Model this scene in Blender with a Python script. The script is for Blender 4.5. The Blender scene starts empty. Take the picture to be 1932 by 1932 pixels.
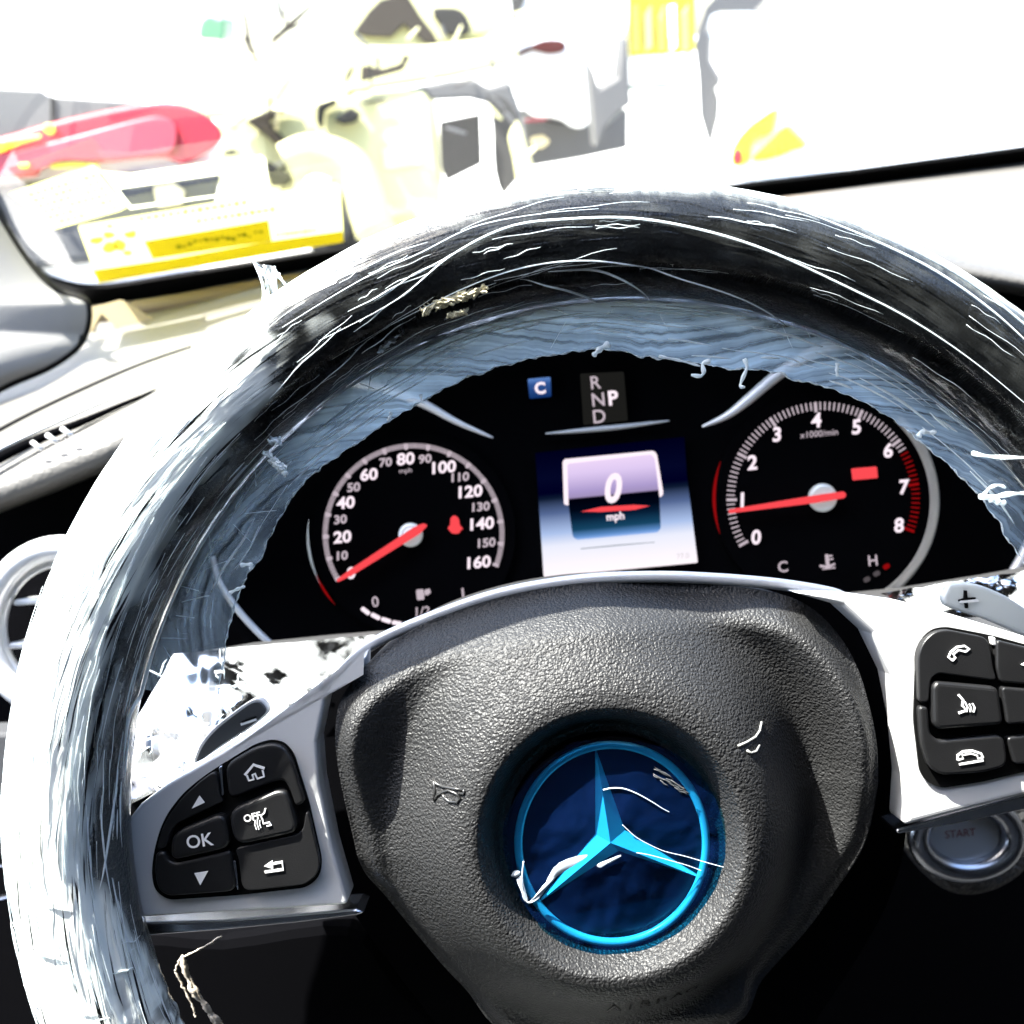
import bpy, bmesh, math, random
from mathutils import Vector, Matrix, noise
random.seed(7)
SC = bpy.context.scene
COL = SC.collection

# ------------------------------------------------------------------ camera, world, sun, exposure
F = 1855.0                      # focal length in units of a 1932-unit wide frame
PITCH, ROLL = math.radians(25.0), math.radians(5.6)
CAM = Vector((0.0, 0.0, 1.15))
FW = Vector((0, math.cos(PITCH), -math.sin(PITCH)))
R0 = Vector((1, 0, 0)); U0 = R0.cross(FW)
RT = R0 * math.cos(ROLL) - U0 * math.sin(ROLL)
UP = R0 * math.sin(ROLL) + U0 * math.cos(ROLL)

cd = bpy.data.cameras.new('camera'); cam = bpy.data.objects.new('camera', cd); COL.objects.link(cam)
cam.matrix_world = Matrix(((RT.x, UP.x, -FW.x, CAM.x), (RT.y, UP.y, -FW.y, CAM.y), (RT.z, UP.z, -FW.z, CAM.z), (0, 0, 0, 1)))
cd.sensor_width = 36; cd.lens = 36 * F / 1932
cd.clip_start = 0.01; cd.clip_end = 2000
cd.dof.use_dof = True; cd.dof.focus_distance = 0.297; cd.dof.aperture_fstop = 15.0
SC.camera = cam

SUN_DIR = (RT * -0.50 + UP * 0.81 - FW * 0.235).normalized()     # towards the sun: left, high, a little behind
elev = math.asin(SUN_DIR.z)
w = bpy.data.worlds.new('World'); SC.world = w; w.use_nodes = True
nt = w.node_tree
sky = nt.nodes.new('ShaderNodeTexSky'); sky.sky_type = 'NISHITA'; sky.sun_disc = False
sky.sun_elevation = elev; sky.sun_rotation = math.atan2(SUN_DIR.x, SUN_DIR.y)
sky.air_density = 1.0; sky.dust_density = 2.5
nt.links.new(sky.outputs[0], nt.nodes['Background'].inputs[0])
nt.nodes['Background'].inputs[1].default_value = 0.15
sl = bpy.data.lights.new('sun', 'SUN'); sl.energy = 5.0; sl.angle = math.radians(0.5); sl.color = (1, 0.96, 0.9)
so = bpy.data.objects.new('sun', sl); COL.objects.link(so)
so.rotation_euler = SUN_DIR.to_track_quat('Z', 'Y').to_euler(); so.location = SUN_DIR * 30
SC.view_settings.view_transform = 'Standard'; SC.view_settings.look = 'None'
SC.view_settings.exposure = 2.85; SC.view_settings.gamma = 1.0; SC.view_settings.use_curve_mapping = False
SC.cycles.use_denoising = True
SC.cycles.max_bounces = 6; SC.cycles.transparent_max_bounces = 16
SC.cycles.sample_clamp_indirect = 6.0
SC.cycles.caustics_reflective = False; SC.cycles.caustics_refractive = False

# ------------------------------------------------------------------ helpers
def P(x, y, d):                 # a point of the place, at distance d along the view axis
    return CAM + RT * ((x - 966) / F * d) + UP * ((966 - y) / F * d) + FW * d
K = 1932 / 2560
def Z(sx, sy, s): return lambda pts: [((sx + a / s) * K, (sy + b / s) * K) for a, b in pts]
z1 = Z(0, 0, 2.1467); z2 = Z(800, 0, 2.1467); z3 = Z(1660, 0, 2.1467); z4 = Z(0, 600, 2.1463); z5 = Z(700, 850, 2.5757)
z6 = Z(1250, 850, 2.9727); z7 = Z(1700, 850, 2.2465); z8 = Z(0, 1500, 1.8222); zh = Z(800, 1400, 1.6655); zr = Z(1760, 1400, 1.665)
ze = Z(1200, 1750, 2.76); zl = Z(330, 1800, 3.3895); zb = Z(2160, 1450, 2.575); zt = Z(1200, 350, 2.415); zm = Z(300, 1500, 2.76)

def catmull(pts, n=6, closed=True):
    out = []; m = len(pts); pts = [Vector(p) for p in pts]
    rng = range(m) if closed else range(m - 1)
    for i in rng:
        if closed: p0, p1, p2, p3 = pts[i - 1], pts[i], pts[(i + 1) % m], pts[(i + 2) % m]
        else: p0, p1, p2, p3 = pts[max(i - 1, 0)], pts[i], pts[i + 1], pts[min(i + 2, m - 1)]
        for k in range(n):
            t = k / n
            out.append(0.5 * ((2 * p1) + (p2 - p0) * t + (2 * p0 - 5 * p1 + 4 * p2 - p3) * t * t + (3 * p1 - p0 - 3 * p2 + p3) * t ** 3))
    if not closed: out.append(pts[-1])
    return out

def tag(o, label=None, cat=None, group=None, kind=None):
    if label: o['label'] = label
    if cat: o['category'] = cat
    if group: o['group'] = group
    if kind: o['kind'] = kind
    return o
def thing(name, label, cat, loc, group=None):
    o = bpy.data.objects.new(name, None); o.empty_display_size = 0.02
    COL.objects.link(o); o.location = loc
    return tag(o, label, cat, group)
def root_loc(o):
    l = Vector(o.location)
    while o.parent: o = o.parent; l = l + Vector(o.location)
    return l
def mesh(name, V, Fc, mat, parent=None, smooth=True, uv=None, bevel=0, seg=2, attr=None):
    V = [Vector(v) for v in V]
    if parent: o0 = root_loc(parent)
    else:
        n = len(V); c = sum(V, Vector()) / n; o0 = Vector((c.x, c.y, min(v.z for v in V)))
    me = bpy.data.meshes.new(name); me.from_pydata([tuple(v - o0) for v in V], [], [tuple(f) for f in Fc]); 
    if smooth: me.polygons.foreach_set('use_smooth', [True] * len(me.polygons))
    if uv:
        l = me.uv_layers.new(name='UVMap')
        for lp in me.loops: l.data[lp.index].uv = uv[lp.vertex_index]
    if attr:
        a = me.attributes.new('milk', 'FLOAT', 'POINT'); a.data.foreach_set('value', attr)
    if mat: me.materials.append(mat)
    o = bpy.data.objects.new(name, me); COL.objects.link(o)
    if parent: o.parent = parent
    else: o.location = o0
    if bevel:
        b = o.modifiers.new('bevel', 'BEVEL'); b.width = bevel; b.segments = seg; b.limit_method = 'ANGLE'; b.angle_limit = math.radians(40)
        b.use_clamp_overlap = True
    me.update()
    return o
class MB:                        # collects shapes into one mesh
    def __init__(s): s.V = []; s.F = []
    def add(s, V, Fc):
        k = len(s.V); s.V += [Vector(v) for v in V]; s.F += [tuple(i + k for i in f) for f in Fc]
    def build(s, name, mat, parent=None, **kw): return mesh(name, s.V, s.F, mat, parent, **kw)
def tube_geo(path, rad, seg=6, cap=True, flat=1.0):
    path = [Vector(p) for p in path]; n = len(path); V = []; Fc = []
    for i, p in enumerate(path):
        t = (path[min(i + 1, n - 1)] - path[max(i - 1, 0)])
        t = t.normalized() if t.length > 1e-9 else FW
        a = t.cross(FW)
        a = a.normalized() if a.length > 1e-4 else RT
        b = a.cross(t)
        r = rad(i / (n - 1)) if callable(rad) else rad
        for k in range(seg):
            an = 2 * math.pi * k / seg
            V.append(p + a * (r * math.cos(an)) + b * (r * flat * math.sin(an)))
    for i in range(n - 1):
        for k in range(seg):
            Fc.append((i * seg + k, i * seg + (k + 1) % seg, (i + 1) * seg + (k + 1) % seg, (i + 1) * seg + k))
    if cap:
        Fc.append(tuple(range(seg))[::-1]); Fc.append(tuple((n - 1) * seg + k for k in range(seg)))
    return V, Fc
def prism_geo(pts, d, th, axis=None, scale_back=None):
    """outline (frame units) set at distance d, given thickness th along axis"""
    ax = axis if axis is not None else FW
    A = [P(p[0], p[1], d) for p in pts]; n = len(A)
    area = sum(pts[i][0] * pts[(i + 1) % n][1] - pts[(i + 1) % n][0] * pts[i][1] for i in range(n))
    B = [a + ax * th for a in A]
    f = list(range(n)); fr = f if area < 0 else f[::-1]
    Fc = [tuple(fr), tuple(i + n for i in fr[::-1])]
    for i in range(n):
        j = (i + 1) % n
        Fc.append((i, i + n, j + n, j) if area < 0 else (i, j, j + n, i + n))
    return A + B, Fc
def prism(name, pts, d, th, mat, parent=None, bevel=0, seg=2, axis=None, smooth=False):
    V, Fc = prism_geo(pts, d, th, axis)
    return mesh(name, V, Fc, mat, parent, smooth=smooth, bevel=bevel, seg=seg)
def rounded(cx, cy, w_, h_, r, ang=0, n=5):
    out = []
    for sx, sy, a0 in ((1, -1, -90), (1, 1, 0), (-1, 1, 90), (-1, -1, 180)):
        for k in range(n + 1):
            a = math.radians(a0 + 90 * k / n)
            out.append((sx * (w_ / 2 - r) + r * math.cos(a), sy * (h_ / 2 - r) + r * math.sin(a)))
    c, s = math.cos(ang), math.sin(ang)
    return [(cx + x * c + y * s, cy - x * s + y * c) for x, y in out]
def round_poly(pts, r, n=4):
    out = []; m = len(pts); pts = [Vector(p) for p in pts]
    for i in range(m):
        p = pts[i]; a = pts[i - 1] - p; b = pts[(i + 1) % m] - p
        rr = min(r, a.length * .45, b.length * .45)
        q0 = p + a.normalized() * rr; q1 = p + b.normalized() * rr
        for k in range(n + 1):
            t = k / n
            out.append((1 - t) ** 2 * q0 + 2 * t * (1 - t) * p + t * t * q1)
    return out
def circle(cx, cy, r, n=48, ry=None): 
    ry = ry or r
    return [(cx + r * math.cos(2 * math.pi * k / n), cy - ry * math.sin(2 * math.pi * k / n)) for k in range(n)]
def annulus(name, c, r0, r1, d, mat, parent, a0=0, a1=360, n=72, w0=1, w1=1, th=0.0006):
    """flat arc band with thickness"""
    V = []; Fc = []
    for k in range(n + 1):
        t = k / n; a = math.radians(a0 + (a1 - a0) * t)
        wt = (w0 + (w1 - w0) * min(1, 2 * t)) if w0 < 1 or w1 < 1 else 1
        if w1 == w0 and w0 < 1: wt = math.sin(math.pi * t) * (1 - w0) + w0
        m_ = (r0 + r1) / 2; hw = (r1 - r0) / 2 * wt
        for rr, dd in ((m_ - hw, d), (m_ + hw, d), (m_ + hw, d + th), (m_ - hw, d + th)):
            V.append(P(c[0] + rr * math.cos(a), c[1] - rr * math.sin(a), dd))
    for k in range(n):
        for q in range(4):
            Fc.append((k * 4 + q, k * 4 + (q + 1) % 4, k * 4 + 4 + (q + 1) % 4, k * 4 + 4 + q))
    return mesh(name, V, Fc, mat, parent, smooth=False)
def text(name, s, c, h, d, mat, parent, ang=ROLL, shear=0.0, bold=0.0, th=0.0003, sx=1.0, surf=None):
    cu = bpy.data.curves.new(name, 'FONT'); cu.body = s; cu.align_x = 'CENTER'; cu.align_y = 'CENTER'
    cu.size = 1.0; cu.offset = bold; cu.shear = shear; cu.extrude = 0.0; cu.resolution_u = 4
    ob = bpy.data.objects.new(name, cu); me = bpy.data.meshes.new_from_object(ob)
    xs = [v.co.x for v in me.vertices]; ys = [v.co.y for v in me.vertices]
    mx, my = (min(xs) + max(xs)) / 2, (min(ys) + max(ys)) / 2; hh = (max(ys) - min(ys)) or 1
    k = h / hh; ca, sa = math.cos(ang), math.sin(ang); V = []
    for v in me.vertices:
        x, y = (v.co.x - mx) * k * sx, (v.co.y - my) * k
        X_, Y_ = c[0] + x * ca - y * sa, c[1] - (x * sa + y * ca)
        V.append(surf(X_, Y_) if surf else P(X_, Y_, d))
    Fc = [tuple(p.vertices) for p in me.polygons]
    bpy.data.objects.remove(ob); bpy.data.curves.remove(cu); bpy.data.meshes.remove(me)
    return mesh(name, V, Fc, mat, parent, smooth=False)
def grid(rows, close=False):
    V = [p for r in rows for p in r]; n = len(rows[0]); Fc = []
    for i in range(len(rows) - 1):
        for j in range(n - 1 + (1 if close else 0)):
            Fc.append((i * n + j, i * n + (j + 1) % n, (i + 1) * n + (j + 1) % n, (i + 1) * n + j))
    return V, Fc
def solid(o, th, off=-1):
    m = o.modifiers.new('thickness', 'SOLIDIFY'); m.thickness = th; m.offset = off; return o
def fbm(x, y, z=0.0, o=3): return noise.fractal(Vector((x, y, z)), 1.0, 2.0, o)

# ------------------------------------------------------------------ materials
def mat(name, col, rough=0.5, metal=0.0, spec=0.5, emit=None, es=1.0, coat=0):
    m = bpy.data.materials.new(name); m.use_nodes = True; b = m.node_tree.nodes['Principled BSDF']
    b.inputs['Base Color'].default_value = (*col, 1); b.inputs['Roughness'].default_value = rough
    b.inputs['Metallic'].default_value = metal; b.inputs['Specular IOR Level'].default_value = spec
    b.inputs['Coat Weight'].default_value = coat
    if emit: b.inputs['Emission Color'].default_value = (*emit, 1); b.inputs['Emission Strength'].default_value = es
    return m
def N(m, t): return m.node_tree.nodes.new(t)
def L(m, a, b): m.node_tree.links.new(a, b)
def bump(m, scale=700, strength=0.5, dist=0.0004, kind='leather', detail=2.0, stretch=(1, 1, 1), uv=False, rough_var=None):
    b = m.node_tree.nodes['Principled BSDF']
    tc = N(m, 'ShaderNodeTexCoord'); mp = N(m, 'ShaderNodeMapping'); mp.inputs['Scale'].default_value = stretch
    L(m, tc.outputs['UV' if uv else 'Object'], mp.inputs[0])
    bp = N(m, 'ShaderNodeBump'); bp.inputs['Strength'].default_value = strength; bp.inputs['Distance'].default_value = dist
    if kind == 'leather':
        nz = N(m, 'ShaderNodeTexNoise'); nz.inputs['Scale'].default_value = scale * 0.8; nz.inputs['Detail'].default_value = 1
        mx = N(m, 'ShaderNodeMix'); mx.data_type = 'VECTOR'; mx.inputs[0].default_value = 0.0012
        ad = N(m, 'ShaderNodeVectorMath'); ad.operation = 'MULTIPLY_ADD'
        ad.inputs[1].default_value = (0.0012,) * 3
        L(m, mp.outputs[0], nz.inputs['Vector']); L(m, nz.outputs['Color'], ad.inputs[0]); L(m, mp.outputs[0], ad.inputs[2])
        vo = N(m, 'ShaderNodeTexVoronoi'); vo.feature = 'SMOOTH_F1'; vo.inputs['Scale'].default_value = scale; vo.inputs['Smoothness'].default_value = 0.35
        L(m, ad.outputs[0], vo.inputs['Vector'])
        iv = N(m, 'ShaderNodeMath'); iv.operation = 'SUBTRACT'; iv.inputs[0].default_value = 1; L(m, vo.outputs['Distance'], iv.inputs[1])
        L(m, iv.outputs[0], bp.inputs['Height'])
    else:
        nz = N(m, 'ShaderNodeTexNoise'); nz.inputs['Scale'].default_value = scale; nz.inputs['Detail'].default_value = detail
        L(m, mp.outputs[0], nz.inputs['Vector']); L(m, nz.outputs['Fac'], bp.inputs['Height'])
    L(m, bp.outputs[0], b.inputs['Normal'])
    if rough_var:
        n2 = N(m, 'ShaderNodeTexNoise'); n2.inputs['Scale'].default_value = 60; n2.inputs['Detail'].default_value = 4
        mr = N(m, 'ShaderNodeMapRange'); mr.inputs['To Min'].default_value = rough_var[0]; mr.inputs['To Max'].default_value = rough_var[1]
        L(m, tc.outputs['Object'], n2.inputs['Vector']); L(m, n2.outputs['Fac'], mr.inputs['Value']); L(m, mr.outputs[0], b.inputs['Roughness'])
    return m
def film(name, col, milk=0.3, rough=0.18, streak=(30, 700), bstr=0.6, use_attr=True, lo=0.35, hi=0.62, bdist=0.0006, tint=(1, 1, 1), gloss=0.12, trans=0.35, crk=(2.0, .6), dst=0.6):
    """clear wrap: see-through, milky where it is crumpled, lies in many layers or carries a painted highlight"""
    m = bpy.data.materials.new(name); m.use_nodes = True; t = m.node_tree
    b = t.nodes['Principled BSDF']; b.inputs['Base Color'].default_value = (*col, 1); b.inputs['Roughness'].default_value = rough
    b.inputs['IOR'].default_value = 1.5
    out = t.nodes['Material Output']
    tr = N(m, 'ShaderNodeBsdfTransparent'); tr.inputs[0].default_value = (*tint, 1)
    gl = N(m, 'ShaderNodeBsdfGlossy'); gl.inputs['Roughness'].default_value = 0.12
    m0 = N(m, 'ShaderNodeMixShader'); fz = N(m, 'ShaderNodeFresnel'); fz.inputs[0].default_value = 1.55; fa = N(m, 'ShaderNodeMath'); fa.operation = 'MULTIPLY_ADD'; fa.use_clamp = True; fa.inputs[1].default_value = 1.0; fa.inputs[2].default_value = gloss - .04; L(m, fz.outputs[0], fa.inputs[0]); L(m, fa.outputs[0], m0.inputs[0]); L(m, tr.outputs[0], m0.inputs[1]); L(m, gl.outputs[0], m0.inputs[2])
    tc = N(m, 'ShaderNodeTexCoord'); mp = N(m, 'ShaderNodeMapping'); mp.inputs['Scale'].default_value = (streak[0], streak[1], 1)
    mp.inputs['Rotation'].default_value = (0, 0, 0.0)
    L(m, tc.outputs['UV'], mp.inputs[0])
    nz = N(m, 'ShaderNodeTexNoise'); nz.inputs['Scale'].default_value = 1; nz.inputs['Detail'].default_value = 5; nz.inputs['Distortion'].default_value = dst
    L(m, mp.outputs[0], nz.inputs['Vector'])
    mr = N(m, 'ShaderNodeMapRange'); mr.inputs['From Min'].default_value = lo; mr.inputs['From Max'].default_value = hi; mr.clamp = True
    L(m, nz.outputs['Fac'], mr.inputs['Value'])
    mu = N(m, 'ShaderNodeMath'); mu.operation = 'MULTIPLY'; mu.use_clamp = True
    L(m, mr.outputs[0], mu.inputs[0])
    if use_attr:
        at = N(m, 'ShaderNodeAttribute'); at.attribute_name = 'milk'; L(m, at.outputs['Fac'], mu.inputs[1])
    else: mu.inputs[1].default_value = milk
    mx = N(m, 'ShaderNodeMixShader'); L(m, mu.outputs[0], mx.inputs[0]); L(m, m0.outputs[0], mx.inputs[1])
    tl = N(m, 'ShaderNodeBsdfTranslucent'); tl.inputs[0].default_value = (*col, 1)
    m2 = N(m, 'ShaderNodeMixShader'); m2.inputs[0].default_value = trans; L(m, b.outputs[0], m2.inputs[1]); L(m, tl.outputs[0], m2.inputs[2]); L(m, m2.outputs[0], mx.inputs[2])
    L(m, mx.outputs[0], out.inputs[0])
    bp = N(m, 'ShaderNodeBump'); bp.inputs['Strength'].default_value = bstr; bp.inputs['Distance'].default_value = bdist
    mp2 = N(m, 'ShaderNodeMapping'); mp2.inputs['Scale'].default_value = (streak[0] * crk[0], streak[1] * crk[1], 1); L(m, tc.outputs['UV'], mp2.inputs[0])
    n2 = N(m, 'ShaderNodeTexNoise'); n2.inputs['Scale'].default_value = 1; n2.inputs['Detail'].default_value = 4; n2.inputs['Distortion'].default_value = dst * 1.6; n2.noise_type = 'RIDGED_MULTIFRACTAL'
    L(m, mp2.outputs[0], n2.inputs['Vector'])
    L(m, n2.outputs['Fac'], bp.inputs['Height']); L(m, bp.outputs[0], b.inputs['Normal']); L(m, bp.outputs[0], gl.inputs['Normal'])
    return m
def emission(name, col, s):
    m = bpy.data.materials.new(name); m.use_nodes = True; t = m.node_tree; t.nodes.remove(t.nodes['Principled BSDF'])
    e = N(m, 'ShaderNodeEmission'); e.inputs[0].default_value = (*col, 1); e.inputs[1].default_value = s
    L(m, e.outputs[0], t.nodes['Material Output'].inputs[0]); return m

EXP = 2 ** SC.view_settings.exposure
M = {}
M['hub'] = bump(mat('pebbled_vinyl', (0.018, 0.018, 0.0185), 0.48, spec=0.3), 1150, 0.75, 0.00055, rough_var=(0.42, 0.56))
M['rim'] = bump(mat('rim_leather', (0.008, 0.010, 0.016), 0.38, spec=0.5), 900, 0.7, 0.0006)
M['black'] = mat('black_plastic', (0.004, 0.004, 0.005), 0.6, spec=0.15)
M['deep'] = mat('deep_black', (0.0015, 0.0015, 0.002), 0.9, spec=0.02)
M['gap'] = mat('black_rubber', (0.003, 0.003, 0.003), 0.7, spec=0.1)
M['button'] = bump(mat('button_plastic', (0.007, 0.007, 0.0075), 0.42, spec=0.4), 2500, 0.25, 0.0002, kind='noise', rough_var=(0.35, 0.55))
M['silver'] = bump(mat('satin_silver', (0.80, 0.80, 0.80), 0.38, metal=0.3), 3000, 0.05, 0.0001, kind='noise', rough_var=(0.26, 0.4))
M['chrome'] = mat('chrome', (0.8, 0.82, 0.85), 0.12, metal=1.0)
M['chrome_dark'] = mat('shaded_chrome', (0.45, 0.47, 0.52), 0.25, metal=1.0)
M['mark'] = mat('white_print', (0.8, 0.8, 0.8), 0.5)
M['thread'] = mat('dark_thread', (0.015, 0.015, 0.018), 0.8)
M['dash'] = bump(mat('dash_vinyl', (0.085, 0.08, 0.072), 0.5, spec=0.4), 420, 0.35, 0.0008)
M['dash_light'] = bump(mat('dash_cover_warm', (0.15, 0.115, 0.08), 0.5, spec=0.4), 420, 0.4, 0.0008)
M['pillar'] = bump(mat('pillar_fabric', (0.19, 0.186, 0.18), 0.9, spec=0.1), 900, 0.5, 0.0006, kind='noise')
M['frit'] = mat('black_frit', (0.002, 0.002, 0.002), 0.6, spec=0.05)
M['paddle'] = bump(mat('paddle_grey', (0.055, 0.058, 0.062), 0.35, metal=0.3), 900, 0.1, 0.0002, kind='noise')
M['shroud'] = mat('column_plastic', (0.03, 0.03, 0.031), 0.45)
M['ink_white'] = emission('lit_numeral', (1.0, 0.86, 0.95), 1.1 / EXP)
M['ink_dim'] = emission('lit_numeral_dim', (0.95, 0.8, 0.9), 0.62 / EXP)
M['ink_faint'] = emission('lit_segment_faint', (0.35, 0.3, 0.33), 0.25 / EXP)
M['ink_red'] = emission('lit_red', (1.0, 0.075, 0.09), 1.0 / EXP)
M['ink_darkred'] = emission('lit_dark_red', (0.35, 0.004, 0.006), 0.8 / EXP)
M['film_rim'] = film('rim_wrap_film', (0.93, 0.985, 0.95), streak=(30, 900), bstr=0.8, bdist=.0006, lo=0.365, hi=0.41, gloss=0.02, trans=.15)
M['film_strip'] = film('stretched_film', (0.55, 0.70, 0.85), streak=(7, 520), bstr=0.7, bdist=.0005, lo=0.22, hi=0.66, gloss=0.08, trans=.6, dst=.08)
M['film_crumple'] = film('crumpled_film', (0.85, 0.88, 0.88), streak=(45, 60), bstr=.6, lo=0.47, hi=0.56, bdist=0.003, gloss=0.12)
M['wrinkle'] = mat('wrinkle_edge', (0.88, 0.93, 0.95), 0.25)
_t = N(M['wrinkle'], 'ShaderNodeBsdfTranslucent'); _t.inputs[0].default_value = (.88, .94, .97, 1); _x = N(M['wrinkle'], 'ShaderNodeMixShader')
L(M['wrinkle'], M['wrinkle'].node_tree.nodes['Principled BSDF'].outputs[0], _x.inputs[1]); L(M['wrinkle'], _t.outputs[0], _x.inputs[2]); L(M['wrinkle'], _x.outputs[0], M['wrinkle'].node_tree.nodes['Material Output'].inputs[0])
M['glass'] = None

# ------------------------------------------------------------------ setting outside
YF = Vector((0, 1, 0))
def gp(x, y, z=0.0): return Vector((x, y, z))
gm = mat('pale_yard_concrete', (0.55, 0.54, 0.50), 0.9)
bump(gm, 6, 0.3, 0.02, kind='noise', detail=6)
tag(mesh('ground', [gp(-300, -60), gp(300, -60), gp(300, 600), gp(-300, 600)], [(0, 1, 2, 3)], gm, smooth=False), kind='structure')

M['paint_white'] = mat('white_paint', (0.82, 0.82, 0.82), 0.25, coat=0.3)
M['paint_yellow'] = mat('pale_yellow_paint', (0.42, 0.40, 0.20), 0.5)
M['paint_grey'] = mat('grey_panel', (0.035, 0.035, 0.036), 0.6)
M['dark_void'] = mat('dark_opening', (0.012, 0.012, 0.012), 0.9, spec=.1)
M['brown_void'] = mat('brown_opening', (0.02, 0.016, 0.013), 0.9, spec=.1)
M['tyre'] = mat('tyre', (0.012, 0.012, 0.012), 0.9)
M['lens_red'] = mat('red_lens', (0.30, 0.010, 0.018), 0.15)
M['lens_pink'] = mat('pink_lens', (0.30, 0.036, 0.05), 0.2)
M['lens_deep'] = mat('deep_red_lens', (0.035, 0.0005, 0.001), 0.6, spec=.05)
M['amber'] = mat('amber_lens', (0.5, 0.42, 0.001), 0.3)
M['orange'] = mat('orange_paint', (0.6, 0.38, 0.06), 0.5)
M['green'] = mat('green_paint', (0.006, 0.10, 0.035), 0.5)
M['mirror_shell'] = mat('pale_blue_shell', (0.3, 0.34, 0.37), 0.3)
M['tan'] = mat('tan_panel', (0.6, 0.52, 0.3), 0.6)

def ex(name, pts, d, th, m_, parent, bevel=0.02, smooth_n=0):
    if smooth_n: pts = catmull(pts, smooth_n)
    return prism(name, pts, d, th, M[m_], parent, bevel=bevel, seg=3, axis=AX)

AX = Vector((-.5, .87, 0))
# white car at the left, tail towards us
a = thing('parked_car', 'white car at far left with a big red and yellow tail lamp', 'car', P(-300, 700, 1.9))
ex('rear_body', [(-820, 235), (-300, 190), (0, 163), (80, 166), (110, 178), (260, 186), (380, 204), (420, 222), (432, 262), (425, 320), (405, 420), (380, 560), (340, 800), (-820, 900)], 1.95, 3.2, 'paint_white', a, 0.04)
ex('cabin', [(-700, -330), (100, -330), (230, -110), (310, 20), (365, 130), (385, 200), (-700, 240)], 2.35, 1.9, 'paint_white', a, 0.06)
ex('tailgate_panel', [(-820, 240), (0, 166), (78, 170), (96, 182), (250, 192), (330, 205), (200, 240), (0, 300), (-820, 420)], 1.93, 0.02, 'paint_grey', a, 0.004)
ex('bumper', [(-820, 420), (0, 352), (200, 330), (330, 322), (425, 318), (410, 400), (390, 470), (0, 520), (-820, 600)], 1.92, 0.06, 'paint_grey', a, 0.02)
ex('tow_cover', [(292, 352), (330, 345), (350, 360), (345, 385), (300, 392)], 1.91, 0.02, 'tan', a, 0.004)
ex('panel_seam', [(96, 178), (99, 178), (99, 300), (96, 300)], 1.924, 0.01, 'dark_void', a, 0)
lamp = ex('tail_lamp', z1([(-500, 800), (-300, 780), (0, 740), (280, 660), (600, 590), (850, 553), (1000, 565), (1120, 620), (1195, 700), (1185, 770), (1100, 830), (1000, 880), (930, 862), (850, 850), (500, 880), (250, 900), (200, 950), (0, 960), (-500, 1010)]), 1.90, 0.05, 'lens_red', a, 0.012, 3)
ex('lens_inset', z1([(-400, 860), (0, 830), (300, 760), (600, 680), (760, 640), (860, 625), (935, 660), (950, 730), (930, 800), (850, 830), (500, 860), (320, 862), (150, 930), (-400, 970)]), 1.888, 0.01, 'lens_pink', lamp, 0.003, 3)
ex('indicator', z1([(-500, 800), (0, 755), (120, 735), (225, 722), (220, 742), (120, 770), (0, 820), (-500, 900)]), 1.880, 0.01, 'amber', lamp, 0.003)
ex('indicator', z1([(240, 670), (280, 665), (300, 700), (275, 725), (240, 705)]), 1.885, 0.01, 'amber', lamp, 0.003, 2)
ex('reflector', z1([(265, 900), (280, 880), (400, 870), (540, 880), (530, 895), (300, 905)]), 1.892, 0.01, 'amber', lamp, 0.002)
ex('reflector', z1([(105, 880), (155, 875), (160, 900), (110, 905)]), 1.876, 0.01, 'amber', lamp, 0.002)

AX = YF
# pale yellow wreck in the middle
b_ = thing('wrecked_car', 'pale yellow wrecked car with open wheel arches in the middle of the yard', 'car', P(700, 620, 4.2))
ex('hood', z2([(-900, 330), (-500, 300), (-150, 260), (150, 240), (430, 250), (700, 230), (1000, 200), (1060, 260), (1040, 330), (700, 420), (300, 480), (0, 560), (-500, 640), (-900, 600)]), 4.6, 1.2, 'paint_yellow', b_, 0.05, 2)
ex('fender', z2([(-560, 640), (-200, 560), (80, 520), (560, 480), (600, 560), (620, 700), (650, 980), (640, 1200), (300, 1250), (230, 900), (60, 820), (-80, 870), (-200, 1100), (-560, 1000)]), 4.3, 0.5, 'paint_yellow', b_, 0.03)
ex('grille', z2([(640, 655), (860, 610), (870, 880), (680, 975), (650, 900)]), 4.28, 0.05, 'dark_void', b_, 0.01)
ex('opening', z2([(460, 480), (690, 430), (830, 430), (900, 470), (1020, 440), (1080, 600), (1090, 800), (1040, 900), (1000, 700), (920, 560), (800, 530), (600, 540), (560, 500)]), 4.34, 0.1, 'paint_grey', b_, 0.02)
ex('tyre', z2([(920, 520), (1010, 540), (1080, 680), (1090, 900), (1010, 1020), (980, 1040), (940, 930), (930, 700)]), 4.33, 0.12, 'tyre', b_, 0.03, 3)
ex('bumper_strut', z2([(1010, 740), (1060, 640), (1090, 720), (1150, 900), (1140, 1040), (1070, 1040), (1040, 860)]), 4.2, 0.1, 'paint_yellow', b_, 0.02)
V, Fc = tube_geo([P(*p, 4.1) for p in catmull(z2([(-180, 880), (-60, 830), (60, 845), (160, 900), (220, 1000), (260, 1120), (300, 1250)]), 5, False)], 0.085, 10)
mesh('wheel_arch', V, Fc, M['paint_yellow'], b_)
ex('tyre', circle(628, 420, 62, 28, 75), 4.25, 0.2, 'tyre', b_, 0.03)
ex('wheel_hub', circle(632, 425, 30, 24, 36), 4.22, 0.04, 'paint_grey', b_, 0.01)
ex('windscreen_opening', z2([(180, 170), (260, 60), (320, 0), (460, -40), (540, 90), (610, 180), (640, 240), (560, 230), (500, 180), (450, 130), (380, 200), (240, 195)]), 4.9, 0.08, 'brown_void', b_, 0.01)
ex('window', z2([(590, 50), (680, 40), (760, 55), (805, 130), (790, 190), (690, 192), (640, 130)]), 4.88, 0.08, 'dark_void', b_, 0.02, 2)
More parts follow.
